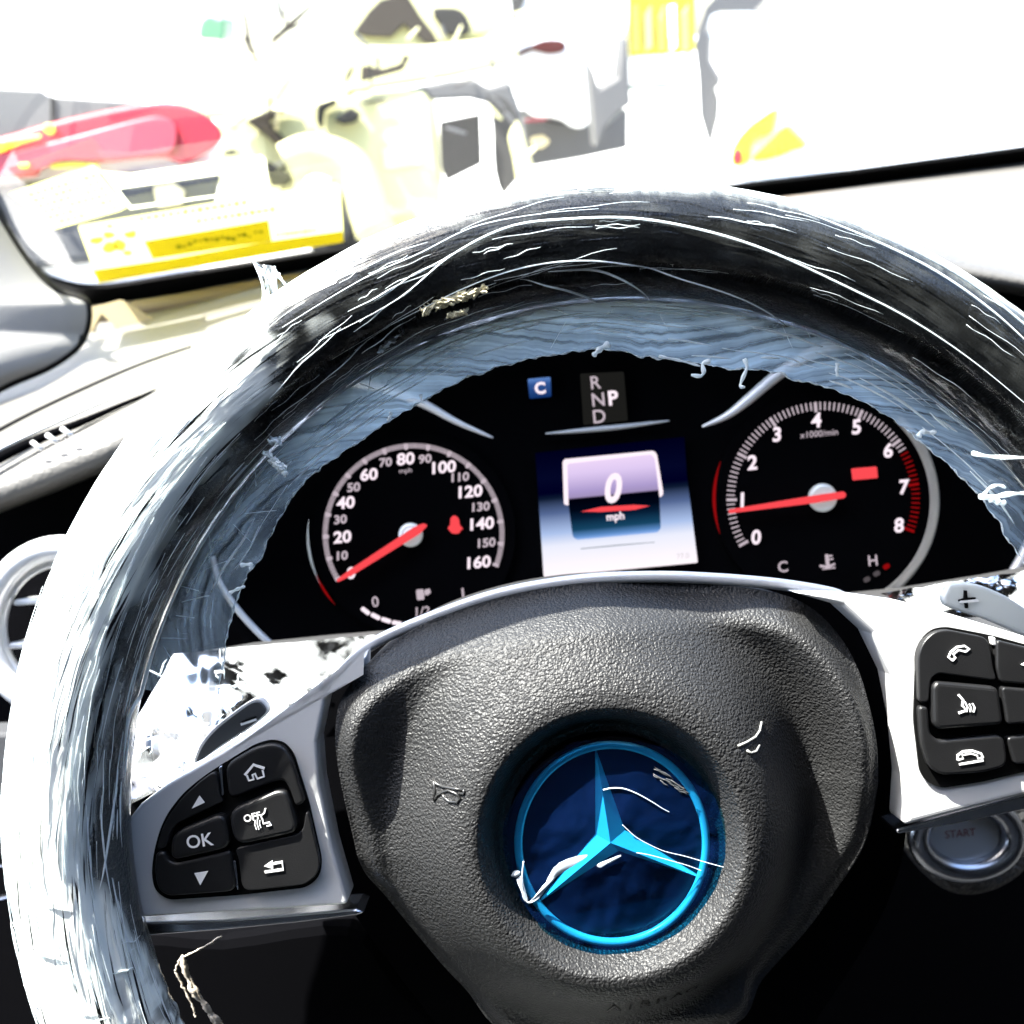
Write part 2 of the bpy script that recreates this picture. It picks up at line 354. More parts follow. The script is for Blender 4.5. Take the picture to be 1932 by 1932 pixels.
ex('cabin_frame', z2([(-200, 260), (100, 170), (250, -60), (480, -80), (620, 0), (880, -60), (930, 180), (640, 260), (420, 300)]), 4.95, 1.0, 'paint_yellow', b_, 0.04)
ex('door_gap', z2([(220, 350), (330, 370), (430, 340), (450, 290), (480, 300), (440, 380), (330, 410), (215, 440)]), 4.27, 0.1, 'brown_void', b_, 0.01)
ex('scuff', z2([(230, 550), (330, 525), (360, 535), (260, 558)]), 4.27, 0.01, 'brown_void', b_, 0)
ex('panel_print', z2([(330, 800), (520, 770), (540, 880), (350, 910)]), 4.29, 0.008, 'tan', b_, 0)
ex('engine_part', z1([(1310, 650), (1420, 600), (1530, 580), (1480, 640), (1420, 660), (1500, 740), (1580, 860), (1540, 850), (1440, 740), (1370, 690)]), 4.2, 0.1, 'brown_void', b_, 0.01)
ex('engine_part', z1([(1700, 560), (1790, 530), (1800, 560), (1730, 600), (1720, 700), (1695, 640)]), 4.2, 0.1, 'dark_void', b_, 0.01)
ex('engine_part', z1([(1420, 870), (1480, 920), (1560, 950), (1540, 1000), (1450, 1000)]), 4.2, 0.1, 'dark_void', b_, 0.01)
ex('engine_part', z1([(1810, 640), (1870, 580), (1930, 620), (1900, 660), (1830, 670)]), 4.2, 0.1, 'dark_void', b_, 0.01)
ex('engine_part', z2([(70, 650), (150, 580), (200, 640), (110, 660)]), 4.22, 0.1, 'dark_void', b_, 0.01)
ex('engine_part', z1([(1170, 830), (1230, 800), (1290, 820), (1240, 835)]), 4.2, 0.05, 'dark_void', b_, 0.01)
for q in ([(1140, 0), (1160, 0), (1200, 90), (1185, 90)], [(1285, 0), (1300, 0), (1325, 110), (1345, 235), (1325, 235), (1305, 110)], [(1470, 0), (1490, 0), (1540, 110), (1530, 130)],
          [(1690, 0), (1700, 10), (1540, 170), (1460, 235), (1450, 215), (1530, 130)]):
    ex('roof_strut', z1(q), 5.4, 0.04, 'brown_void', b_, 0.004)

jr = random.Random(21)
for k in range(58):
    x, y = jr.uniform(425, 1010), jr.uniform(-10, 330)
    if 690 < x < 860 and 190 < y: continue
    ln, wd_ = jr.uniform(14, 62), jr.uniform(2.5, 9); an = jr.choice((.1, 1.4, -.6, .8, 2.2)) + jr.uniform(-.3, .3); ca, sa = math.cos(an), math.sin(an)
    q = [(x + (ln * u_ / 2) * ca - (wd_ * v_ / 2) * sa, y + (ln * u_ / 2) * sa + (wd_ * v_ / 2) * ca) for u_, v_ in ((-1, -.6), (-.2, -1), (1, -.4), (.8, .7), (.1, 1), (-.9, .5))]
    ex('loose_part', q, jr.uniform(4.0, 4.24), .05, jr.choice(('dark_void', 'brown_void', 'paint_grey', 'paint_grey', 'tan', 'paint_yellow')), b_, .006)
g_ = ex('green_drum', z1([(1075, 120), (1110, 85), (1160, 100), (1200, 95), (1205, 150), (1195, 215), (1150, 210), (1070, 200)]), 6.0, 0.3, 'green', None, 0.03, 3)
tag(g_, 'small green drum hanging far back beside the yellow wreck', 'drum')

# white car behind, tail lamp
c_ = thing('parked_car', 'white car behind the wreck with one small dark red tail lamp', 'car', P(1050, 450, 6.0))
ex('rear_body', [(860, 120), (930, 92), (965, 60), (1000, -60), (1030, -120), (1190, -120), (1188, 60), (1150, 84), (1118, 90), (1115, 238), (1085, 245), (1062, 228), (1040, 222), (1000, 222), (988, 190), (970, 165), (930, 158), (860, 160)], 6.0, 2.5, 'paint_white', c_, 0.05)
ex('tail_lamp', catmull(z2([(1045, 300), (1080, 265), (1130, 245), (1200, 215), (1290, 215), (1325, 240), (1300, 280), (1220, 290), (1140, 272), (1080, 300)]), 2), 5.97, 0.05, 'lens_deep', c_, 0.01)
ex('reflector', z2([(1095, 640), (1180, 632), (1235, 634), (1200, 648), (1100, 655)]), 5.97, 0.04, 'lens_red', c_, 0.004)
ex('underbody', [(985, 225), (1115, 240), (1130, 250), (1185, 205), (1185, 280), (1090, 300), (1000, 315)], 6.2, 1.5, 'paint_grey', c_, 0.02)
ex('tow_bracket', z2([(1130, 740), (1200, 725), (1240, 760), (1190, 800), (1140, 790)]), 6.15, 0.1, 'tan', c_, 0.02)
ex('cab_gap', z2([(1022, -20), (1110, -20), (1070, 70), (1030, 145)]), 5.96, 0.05, 'tyre', c_, 0.004)
ex('door_pillar', z2([(870, -20), (1015, -20), (1020, 180), (880, 185)]), 5.8, 0.2, 'tan', c_, 0.03)

# bent post and yellow cabinet
tag(ex('leaning_post', z2([(1440, 330), (1470, 380), (1500, 480), (1600, 420), (1625, 200), (1650, 200), (1670, 560), (1600, 600), (1530, 680), (1480, 800), (1465, 620)]), 5.6, 0.25, 'paint_grey', None, 0.02),
    'bent grey post between the white car and the yellow cabinet', 'post')
d_ = thing('cabinet', 'tall yellow and white cabinet standing far back in the yard', 'cabinet', P(1250, 420, 6.4))
ex('top_panel', [(1186, -90), (1314, -90), (1314, 100), (1188, 108)], 6.4, 0.6, 'amber', d_, 0.03)
for k, (x0, m_) in enumerate(((1192, 'orange'), (1216, 'paint_yellow'), (1240, 'orange'), (1262, 'paint_white'), (1286, 'orange'))):
    ex('slat', [(x0, 10 + 17 * (k % 3)), (x0 + 13, 8), (x0 + 15, 96 - 8 * (k % 2)), (x0 + 2, 98)], 6.37, 0.03, m_, d_, 0.005)
ex('base_panel', [(1190, 106), (1314, 98), (1314, 158), (1192, 166)], 6.38, 0.6, 'paint_white', d_, 0.03)
ex('plinth', [(1190, 166), (1314, 159), (1314, 164), (1190, 171)], 6.36, 0.6, 'green', d_, 0.004)

AX = Vector((.5, .87, 0))
# white van at the right
e_ = thing('parked_van', 'big white van at the right with amber lamp and pale wing mirror', 'van', P(1700, 600, 2.6))
ex('body', [(1352, 120), (1420, 108), (1440, 60), (1500, -40), (1560, -200), (2600, -320), (2600, 460), (1330, 480), (1350, 330), (1346, 230)], 2.6, 3.0, 'paint_white', e_, 0.05)
ex('wing_mirror', catmull(z3([(245, 100), (290, 70), (460, 68), (490, 90), (485, 190), (440, 225), (310, 262), (265, 240), (240, 170)]), 3), 2.42, 0.1, 'mirror_shell', e_, 0.02)
ex('mirror_arm', z3([(465, 60), (490, 62), (500, 180), (450, 225), (440, 210), (480, 170)]), 2.5, 0.08, 'dark_void', e_, 0.01)
ex('door_gap', z3([(225, 40), (300, -40), (480, -60), (540, 0), (480, 60), (290, 60), (245, 90), (215, 170), (240, 200), (235, 330), (300, 440), (260, 480), (290, 570), (240, 770), (195, 620), (185, 400), (165, 240)]), 2.66, 0.03, 'paint_grey', e_, 0)
lampE = ex('indicator_lamp', catmull(z3([(362, 885), (358, 825), (390, 750), (450, 680), (520, 630), (595, 585), (590, 650), (560, 720), (500, 740), (455, 790), (440, 870), (400, 892)]), 3), 2.57, 0.06, 'amber', e_, 0.01)
ex('reflector', circle(*z3([(390, 843)])[0], 8, 20, 15), 2.555, 0.02, 'lens_red', lampE, 0.004)
ex('fog_lamp', catmull(z3([(470, 850), (560, 760), (645, 680), (690, 710), (755, 785), (690, 810), (620, 840), (520, 862)]), 3), 2.57, 0.06, 'amber', e_, 0.01)
ex('bonnet_seam', z3([(1375, 420), (1500, 388), (1650, 358), (1800, 335), (2100, 300), (2100, 325), (1800, 352), (1600, 385), (1450, 412)]), 2.58, 0.02, 'dark_void', e_, 0)
V, Fc = tube_geo([P(*p, 2.57) for p in catmull(z3([(595, 290), (600, 400), (575, 500), (530, 580), (450, 660)]), 6, False)], lambda t: 0.012 * math.sin(math.pi * min(max(t, .05), .95)), 6)
mesh('wing_shading', V, Fc, M['tan'], e_)  # tan tube painting the shading along the fender curve

# ------------------------------------------------------------------ windscreen
WS_D = 0.86
bot = [(-500, 610), (0, 555), (160, 545), (640, 478), (1340, 358), (1932, 284), (2500, 215)]
gl = bpy.data.materials.new('windscreen_glass'); gl.use_nodes = True
t = gl.node_tree; t.nodes.remove(t.nodes['Principled BSDF'])
tr = N(gl, 'ShaderNodeBsdfTransparent'); tr.inputs[0].default_value = (0.93, 0.96, 0.95, 1)
go = N(gl, 'ShaderNodeBsdfGlossy'); go.inputs['Roughness'].default_value = 0.02
fr = N(gl, 'ShaderNodeFresnel'); fr.inputs[0].default_value = 1.45
mx = N(gl, 'ShaderNodeMixShader'); L(gl, fr.outputs[0], mx.inputs[0]); L(gl, tr.outputs[0], mx.inputs[1]); L(gl, go.outputs[0], mx.inputs[2])
L(gl, mx.outputs[0], t.nodes['Material Output'].inputs[0])
WB = P(966, 424, WS_D)                                   # middle of the lower edge
WN = Vector((0, math.sin(math.radians(30)), math.cos(math.radians(30))))       # raked 30 degrees from flat
def W(x, y, off=0.0):                                   # the point of the windscreen seen at (x, y)
    dirv = (P(x, y, 1.0) - CAM); s = (WB - WN * off - CAM).dot(WN) / dirv.dot(WN)
    return CAM + dirv * s
ws = thing('windscreen', 'raked windscreen with black dotted border above the dashboard', 'windscreen', WB)
e1, e2, e3, e4 = WB + Vector((-0.78, 0.02, -0.012)), WB + Vector((1.0, 0.02, -0.012)), WB + Vector((1.0, -0.84, 0.485)), WB + Vector((-0.62, -0.84, 0.485))
mesh('pane', [e1, e2, e3, e4], [(0, 1, 2, 3)], gl, ws, smooth=False)
up_ = catmull([(-60, 280), (0, 394), (35, 467), (70, 505), (105, 526), (183, 538), (330, 517), (485, 492), (679, 460), (1000, 410), (1330, 355), (1600, 321), (1932, 276), (2200, 240)], 8, False)
lo_ = catmull([(-60, 310), (0, 416), (30, 468), (60, 512), (100, 548), (169, 572), (330, 552), (492, 521), (679, 490), (1000, 440), (1330, 388), (1600, 350), (1932, 303), (2200, 268)], 8, False)
V, Fc = grid([[W(p.x, p.y, 0.004) for p in up_], [W(p.x, p.y, 0.006) for p in lo_]])
fb = mesh('border_band', V, Fc, M['frit'], ws, smooth=False); solid(fb, 0.003)
mb = MB()
for i in range(len(up_) - 1):
    for k in range(7):
        q = up_[i].lerp(up_[i + 1], k / 7); dlt = (up_[i + 1] - up_[i]).normalized(); nrm = Vector((dlt.y, -dlt.x))
        for row, rr in ((1.2, 1.5), (4.2, 1.0)):
            c0 = q + nrm * row
            pts = [W(c0.x + rr * math.cos(2 * math.pi * j / 6), c0.y + rr * math.sin(2 * math.pi * j / 6), 0.005) for j in range(6)]
            mb.add(pts, [(0, 1, 2, 3, 4, 5)])
tag(mb.build('border_dots', M['frit'], ws, smooth=False), kind='stuff')

# notices stuck to the glass
def trans_paper(name, col, col2=None):
    m = bpy.data.materials.new(name); m.use_nodes = True; tt = m.node_tree; b = tt.nodes['Principled BSDF']
    b.inputs['Base Color'].default_value = (*col, 1); b.inputs['Roughness'].default_value = 0.8
    ts = N(m, 'ShaderNodeBsdfTranslucent'); ts.inputs[0].default_value = (*(col2 or col), 1)
    mx = N(m, 'ShaderNodeMixShader'); mx.inputs[0].default_value = 0.85; L(m, b.outputs[0], mx.inputs[1]); L(m, ts.outputs[0], mx.inputs[2])
    L(m, mx.outputs[0], tt.nodes['Material Output'].inputs[0]); return m
M['paper'] = trans_paper('cream_paper', (0.66, 0.65, 0.38)); M['paper_y'] = trans_paper('yellow_paper', (0.55, 0.49, 0.09)); M['paper_w'] = trans_paper('white_paper', (0.8, 0.8, 0.66))
M['print_y'] = trans_paper('yellow_print', (0.5, 0.42, 0.10)); M['print_g'] = trans_paper('green_print', (0.25, 0.3, 0.06))
def sheet(name, pts, off, m_, parent=None, th=0.0005):
    A = [W(x, y, off) for x, y in pts]; n = len(A); B = [p - WN * th for p in A]
    Fc = [tuple(range(n)), tuple(range(2 * n - 1, n - 1, -1))] + [(i, i + n, (i + 1) % n + n, (i + 1) % n) for i in range(n)]
    return mesh(name, A + B, Fc, M[m_], parent, smooth=False)
st = thing('windscreen_notice', 'long cream notice with a yellow strip stuck low on the windscreen', 'notice', W(390, 490, .008))
sheet('paper', round_poly(z1([(418, 1210), (1800, 975), (1826, 990), (1845, 1296), (530, 1518)]), 6), 0.008, 'paper', st)
sheet('lower_border', z1([(497, 1452), (900, 1392), (1400, 1302), (1840, 1240), (1845, 1296), (530, 1518)]), 0.0095, 'paper_y', st)
sheet('strip', z1([(775, 1295), (1440, 1182), (1458, 1290), (820, 1388)]), 0.0095, 'paper_y', st)
def scrib(mbx, x0, y0, x1, y1, n, h, off):
    for k in range(n):
        t = (k + .5) / n; x = x0 + (x1 - x0) * t; y = y0 + (y1 - y0) * t
        w_ = abs(x1 - x0) / n * random.uniform(.25, .42); hh = h * random.uniform(.5, 1)
        pts = z1([(x - w_, y - hh / 2), (x + w_, y - hh / 2 - 1), (x + w_ * .8, y + hh / 2), (x - w_ * .9, y + hh / 2)])
        A = [W(a, b, off) for a, b in pts]; mbx.add(A, [(0, 1, 2, 3)])
mb = MB(); scrib(mb, 740, 1178, 1330, 1085, 15, 24, 0.0098); scrib(mb, 1050, 1190, 1480, 1122, 12, 24, 0.0098); scrib(mb, 1480, 1262, 1700, 1236, 9, 26, 0.0098)
sheet_ = mb.build('faded_print', M['print_y'], st, smooth=False); tag(sheet_, kind='stuff')
mb = MB()
for k in range(16): 
    t = k / 15; x = 960 + 440 * t; y = 1320 - 70 * t + random.uniform(-12, 12); rr = random.uniform(8, 20)
    mb.add([W(a, b, .0102) for a, b in z1([(x - rr, y), (x, y - rr * .7), (x + rr, y), (x, y + rr * .8)])], [(0, 1, 2, 3)])
tag(mb.build('smudged_print', M['print_g'], st, smooth=False), kind='stuff')
mb = MB()
for (x, y, rr) in ((520, 1290, 40), (580, 1260, 40), (640, 1320, 55), (700, 1260, 45), (590, 1330, 50), (680, 1360, 30), (590, 1215, 18)):
    mb.add([W(a, b, .0098) for a, b in catmull(z1([(x + rr * random.uniform(.6, 1.1) * math.cos(q), y + rr * .6 * random.uniform(.6, 1.1) * math.sin(q)) for q in [i * .9 for i in range(7)]]), 2)], [tuple(range(14))])
tag(mb.build('faded_emblem', M['print_y'], st, smooth=False), kind='stuff')
s2 = thing('windscreen_label', 'small square cream label stuck at the left corner of the windscreen', 'label', W(120, 400, .009))
sheet('paper', z1([(50, 1035), (500, 880), (520, 890), (690, 1105), (640, 1130), (300, 1225), (265, 1220)]), 0.009, 'paper', s2)
mb = MB()
for k in range(6): scrib(mb, 150 + k * 26, 1050 + k * 30, 520 + k * 22, 940 + k * 34, 10, 12, .0105)
tag(mb.build('faded_print', M['print_y'], s2, smooth=False), kind='stuff')
s3 = thing('window_frame_label', 'white label with a clear cut-out stuck above the long notice', 'label', W(350, 350, .007))
fr_o = z1([(520, 915), (700, 930), (1400, 830), (1425, 850), (1445, 1010), (700, 1120)]); fr_i = z1([(632, 1012), (700, 1000), (1300, 915), (1318, 920), (1340, 1022), (705, 1105)])
A = [W(x, y, .0075) for x, y in fr_o]; B = [W(x, y, .0075) for x, y in fr_i]
o = mesh('paper', A + B, [(i, (i + 1) % 6, 6 + (i + 1) % 6, 6 + i) for i in range(6)], M['paper_w'], s3, smooth=False); solid(o, 0.0005)

# ------------------------------------------------------------------ dashboard
db = thing('dashboard', 'black vinyl dashboard pad running under the windscreen behind the wheel', 'dashboard', P(966, 1000, 0.6))
xs = [-350, -150, 0, 100, 200, 330, 480, 680, 900, 1150, 1400, 1600, 1700, 1800, 1932, 2150, 2500]
def interp(tab, x):
    for (xa, ya), (xb, yb) in zip(tab, tab[1:]):
        if x <= xb: return ya + (yb - ya) * (x - xa) / (xb - xa)
    return tab[-1][1]
def pad_back(x):
    for p, q in zip(lo_, lo_[1:]):
        if p.x <= x <= q.x: return p.y + (q.y - p.y) * (x - p.x) / (q.x - p.x)
    return lo_[-1].y - (x - lo_[-1].x) * .12 if x > 0 else 572
back = [(-350, 600), (0, 575), (160, 560), (640, 488), (1340, 385), (1932, 302), (2500, 230)]
crest = [(-350, 960), (-150, 905), (0, 868), (100, 826), (200, 788), (330, 730), (480, 670), (680, 600), (900, 520), (1150, 450), (1400, 420), (1600, 430), (1700, 450), (1800, 478), (1932, 505), (2150, 520), (2500, 520)]
lip = [(-350, 1040), (-150, 1000), (0, 958), (100, 920), (200, 880), (330, 810), (480, 740), (680, 665), (900, 600), (1150, 545), (1400, 500), (1600, 490), (1700, 505), (1800, 528), (1932, 548), (2150, 560), (2500, 560)]
rows = []
xr = [x for i in range(len(xs) - 1) for x in [xs[i] + (xs[i + 1] - xs[i]) * k / 4 for k in range(4)]] + [xs[-1]]
for tt_ in [0, .15, .3, .45, .6, .75, .88, 1]:
    rows.append([W(max(x, 165) if x < 165 else x, pad_back(max(x, 165)) + 1, .007).lerp(P(x, interp(crest, x), .545), tt_) for x in xr])
for tt_, dd in ((.25, .535), (.5, .528), (.75, .526), (1, .53)):
    rows.append([P(x, interp(crest, x) * (1 - tt_) + interp(lip, x) * tt_, dd) for x in xr])
rows.append([P(x, interp(lip, x) + 10, .56) for x in xr])
V, Fc = grid(rows); mesh('top_pad', V, Fc, M['dash'], db)
rows = [[P(x, interp(lip, x) - 30, .60) for x in xr], [P(x, 1250, .56) for x in xr], [P(x, 1700, .55) for x in xr], [P(x, 2300, .54) for x in xr]]
V, Fc = grid(rows); mesh('front_face', V, Fc, M['deep'], db)
# far grey-brown scuttle strip and edges on the pad
def strip(name, ctr, wv, d0, d1, m_, parent, lift=0.004):
    c = catmull(ctr, 8, False); n = len(c); A = []; B = []
    for i, p in enumerate(c):
        tt_ = i / (n - 1); dd = d0 + (d1 - d0) * tt_; ww = (wv(tt_) if callable(wv) else wv) / 2
        A.append(P(p.x, p.y - ww, dd - lift)); B.append(P(p.x, p.y + ww, dd - lift))
    V, Fc = grid([A, B]); o = mesh(name, V, Fc, M[m_], parent); solid(o, 0.003); return o
strip('scuttle_strip', [(160, 600), (330, 575), (480, 548), (640, 522), (800, 495)], 34, .84, .84, 'dash_light', db, 0.0)
strip('side_vent_slot', [(-30, 880), (60, 835), (160, 795), (240, 760), (290, 738)], lambda t: 22 * (1 - t) + 3, .535, .56, 'deep', db, 0.003)
strip('silver_edge', [(-60, 880), (20, 838), (110, 796), (210, 752), (300, 716)], lambda t: 12 - 8 * t, .54, .57, 'silver', db, 0.006)
strip('pad_seam', [(-60, 845), (40, 790), (140, 742), (260, 690), (360, 655)], lambda t: 9 - 6 * t, .57, .6, 'black', db, 0.003)
for k, (x, y) in enumerate(((70, 842), (98, 828), (126, 816))):
    V, Fc = tube_geo([P(x - 10, y - 8, .527), P(x + 10, y + 6, .527)], 0.0012, 6); mesh('vent_rib', V, Fc, M['silver'], db)
strip('pad_crease', [(1400, 390), (1560, 372), (1750, 352), (1932, 330), (2100, 312)], lambda t: 16, .80, .80, 'dash_light', db, 0.003)
tp = prism('folded_card', round_poly(z4([(560, 345), (650, 320), (690, 340), (930, 495), (850, 545), (750, 548), (600, 450), (545, 395), (500, 480), (470, 560), (455, 480), (480, 360)]), 6), 0.80, 0.004, mat('cream_card', (0.32, 0.26, 0.15), 0.8), None, 0.0005)
tag(tp, 'folded cream card strip lying in the left corner under the windscreen', 'card')
# A-pillar
pl = thing('pillar_trim', 'grey fabric pillar trim at the left edge beside the windscreen', 'pillar', P(-100, 900, .7))
edge = catmull([(-220, 60), (-60, 310), (0, 418), (53, 500), (100, 548), (150, 566), (163, 580), (160, 620), (140, 655), (90, 690), (20, 720), (-60, 760), (-250, 850)], 6, False)
n = len(edge); rows = []
for s_, dd in ((0, .0), (.06, -.012), (.3, -.03), (1, -.05)):
    rows.append([P(p.x + (-500 - p.x) * s_, p.y + (600 - p.y) * s_ * .6, .70 + dd + (.0 if i < n * .6 else -.06 * (i / n - .6) / .4)) for i, p in enumerate(edge)])
V, Fc = grid(rows); o = mesh('trim_cover', V, Fc, M['pillar'], pl)
V, Fc = tube_geo([P(p.x, p.y, .704 + (.0 if i < n * .6 else -.06 * (i / n - .6) / .4)) for i, p in enumerate(edge)], 0.004, 8); mesh('rubber_edge', V, Fc, M['gap'], pl)

# round air vent
av = thing('air_vent', 'round chrome ringed air vent at left behind the wheel rim', 'air vent', P(100, 1330, .54))
VC = (117, 1184)
def ring3(name, c, r, d, minor, m_, parent, ell=1.0, seg=10, a0=0, a1=360, n=96):
    pts = [P(c[0] + r * math.cos(math.radians(a0 + (a1 - a0) * k / n)), c[1] - r * ell * math.sin(math.radians(a0 + (a1 - a0) * k / n)), d) for k in range(n + 1)]
    V, Fc = tube_geo(pts, minor, seg, cap=(a1 - a0) < 360); return mesh(name, V, Fc, M[m_], parent)
ring3('outer_ring', VC, 140, .500, .0062, 'silver', av, 1.08); ring3('inner_ring', VC, 116, .508, .0032, 'silver', av, 1.08)
prism('duct', circle(VC[0], VC[1], 118, 48, 128), .52, .03, M['deep'], av)
for y_, x0, x1, ww in ((1137, 22, 160, 6), (1219, 12, 160, 6)):
    prism('vane', [(x0, y_ + 1), (x0 + 6, y_ - 6), (x1, y_ - 14), (x1, y_ - 4), (x0 + 6, y_ + 6)], .503, .03, M['silver'], av, 0.001)
V, Fc = tube_geo([P(40, 1302, .5), P(40, 1302, .495)], .003, 10); mesh('thumb_wheel', V, Fc, M['chrome'], av)
# light switch panel below
sp = thing('switch_panel', 'black lower dash panel with silver strips and a knob at the left edge', 'switch panel', P(20, 1800, .5))
prism('panel', [(-200, 1390), (120, 1380), (120, 1498), (-200, 1510)], .50, .03, mat('switch_panel_grey', (0.03, 0.031, 0.035), .7), sp, 0.002)
prism('silver_strip', [(-200, 1574), (60, 1546), (60, 1572), (-200, 1598)], .488, .01, M['silver'], sp, 0.002)
prism('silver_strip', [(-200, 1648), (60, 1628), (60, 1634), (-200, 1656)], .492, .01, M['chrome_dark'], sp, 0.001)
prism('silver_strip', [(-100, 1718), (60, 1680), (60, 1686), (-100, 1728)], .492, .01, M['chrome_dark'], sp, 0.001)
prism('dark_tray', [(-200, 1515), (120, 1500), (120, 1546), (-200, 1570)], .495, .02, mat('tray_grey', (0.05, 0.052, 0.058), .6), sp, 0.002)
for dx, dy in ((14, 1592), (20, 1612), (10, 1606)):
    V, Fc = tube_geo([P(dx, dy, .485), P(dx + 2, dy, .480), P(dx + 2, dy, .478)], lambda t: .0026 - .001 * t, 10); mesh('knob', V, Fc, M['chrome_dark'], sp)

# ------------------------------------------------------------------ instrument cluster
CD = 0.47
ic = thing('instrument_cluster', 'lit black instrument cluster seen through the steering wheel', 'instrument cluster', P(1180, 1200, CD))
house = catmull([(400, 1080), (430, 900), (520, 760), (700, 640), (950, 575), (1250, 555), (1550, 590), (1780, 690), (1920, 850), (1975, 980), (1965, 1060), (1890, 1180), (1600, 1260), (1000, 1290), (560, 1270), (440, 1180)], 8)
prism('face_panel', house, CD + .004, .01, M['deep'], ic)
hood = [[P(p.x, p.y, CD + .006) for p in house], [P(1180 + (p.x - 1180) * 1.02, 930 + (p.y - 930) * 1.02, CD - .03) for p in house], [P(1180 + (p.x - 1180) * 1.12, 930 + (p.y - 930) * 1.14, CD - .055) for p in house]]
hood = [r + [] for r in hood]; V, Fc = grid(hood, True)
Fc = [f for f in Fc if sum(V[i].z for i in f) / 4 > P(1180, 1080, CD - .02).z]      # open towards the column
mesh('hood', V, Fc, M['deep'], ic)
lens = bpy.data.materials['windscreen_glass']
# chrome trim lines
def tube_px(name, pts, d, rad, m_, parent, sub=6, seg=8):
    c = catmull(pts, sub, False); dd = d if callable(d) else (lambda t: d)
    V, Fc = tube_geo([P(p.x, p.y, dd(i / (len(c) - 1))) for i, p in enumerate(c)], rad, seg); return mesh(name, V, Fc, M[m_], parent)
tube_px('trim_arc', [(560, 740), (600, 724), (660, 722), (730, 735), (800, 762), (860, 795), (930, 826)], CD - .02, lambda t: .0022 * math.sin(math.pi * (.15 + .83 * t)) ** .8 + .0002, 'silver', ic)
tube_px('trim_arc', [(1660, 640), (1600, 645), (1540, 662), (1470, 705), (1410, 755), (1370, 785), (1325, 805)], CD - .02, lambda t: .0026 * math.sin(math.pi * (.15 + .83 * t)) ** .8 + .0002, 'silver', ic)
tube_px('bezel_edge', [(400, 1050), (412, 1095), (435, 1132), (470, 1175), (520, 1222), (600, 1275)], CD - .012, .0016, 'silver', ic)
tube_px('bezel_edge', [(1965, 980), (1940, 1030), (1918, 1070), (1890, 1110)], CD - .012, .0026, 'silver', ic)
tube_px('divider_bar', z6([(340, 695), (500, 682), (700, 664), (900, 645), (1100, 620), (1260, 600)]), CD - .001, lambda t: .0012 * math.sin(math.pi * (.05 + .9 * t)) + .0001, 'ink_white' if 0 else 'silver', ic)

def dial(name, c, rt, a0, sweep, nmaj, nmin, maj, redfrom=None):
    o = prism(name, circle(c[0], c[1], rt * 1.12, 72), CD + .001, .002, M['deep'], ic)
    big, red = MB(), MB()
    for k in range(nmaj * nmin + 1):
        a = math.radians(a0 - sweep * k / (nmaj * nmin)); mj = k % nmin == 0; hf = k % nmin == nmin // 2 and nmin % 2 == 0
        r1 = rt; r0 = rt * (1 - maj * (1.25 if mj else 1.0)); wd = (2.6 if mj else 1.25)
        ca, sa = math.cos(a), math.sin(a)
        pts = [(c[0] + r * ca - s_ * wd * sa, c[1] - (r * sa + s_ * wd * ca)) for r, s_ in ((r0, -1), (r1, -1), (r1, 1), (r0, 1))]
        tgt = red if redfrom is not None and k / nmin > redfrom else big
        V, Fc = prism_geo(pts, CD - .0002, .0003); tgt.add(V, Fc)
    tag(big.build('tick_marks', M['ink_dim'], o, smooth=False), kind='stuff')
    if red.V: tag(red.build('red_tick_marks', M['ink_darkred'], o, smooth=False), kind='stuff')
    return o
spd = dial('speedometer', z5([(860, 1250)])[0], 171.5, 210.6, 231.3, 16, 10, 0.055)
for s_, x, y, big in (('0', 458, 1500, 1), ('10', 400, 1388, 0), ('20', 400, 1268, 1), ('30', 388, 1155, 0), ('40', 422, 1047, 1), ('50', 473, 948, 0), ('60', 573, 865, 1), ('70', 680, 787, 0), ('80', 808, 765, 1),
                   ('90', 935, 765, 0), ('100', 1055, 818, 1), ('110', 1160, 882, 0), ('120', 1225, 975, 1), ('130', 1293, 1073, 0), ('140', 1300, 1182, 1), ('150', 1330, 1305, 0), ('160', 1280, 1430, 1)):
    text('numeral', s_, z5([(x, y)])[0], 23 if big else 17, CD - .0003, M['ink_white' if big else 'ink_dim'], spd, bold=0.03, shear=0.1, sx=1.12)
text('unit_print', 'mph', z5([(808, 845)])[0], 12, CD - .0003, M['ink_dim'], spd, sx=1.1)
# fuel gauge
text('numeral', '0', z5([(613, 1685)])[0], 20, CD - .0003, M['ink_dim'], spd, bold=.01); text('numeral', '1', z5([(1178, 1632)])[0], 20, CD - .0003, M['ink_dim'], spd, bold=.02)
text('numeral', '1/2', z5([(918, 1747)])[0], 18, CD - .0003, M['ink_dim'], spd, shear=.1, bold=.01)
mb = MB()
for q in (rounded(*z5([(903, 1640)])[0], 14, 20, 3, ROLL), z5([(930, 1610), (962, 1600), (972, 1625), (950, 1645), (930, 1640)])):
    V, Fc = prism_geo(q, CD - .0004, .0003); mb.add(V, Fc)
mb.build('pump_symbol', M['ink_dim'], spd, smooth=False)
for k, (x, y, a_) in enumerate(((550, 1745, -38), (615, 1780, -28), (683, 1805, -18), (753, 1823, -10), (825, 1832, -3), (890, 1830, 3), (955, 1822, 10), (1020, 1805, 18), (1090, 1780, 26), (1150, 1755, 32), (1210, 1720, 38), (1265, 1670, 44))):
    prism('fuel_segment', rounded(*z5([(x, y)])[0], 19, 8, 3, math.radians(a_)), CD - .0004, .0003, M['ink_white' if k < 4 else 'ink_faint'], spd)
mb = MB()
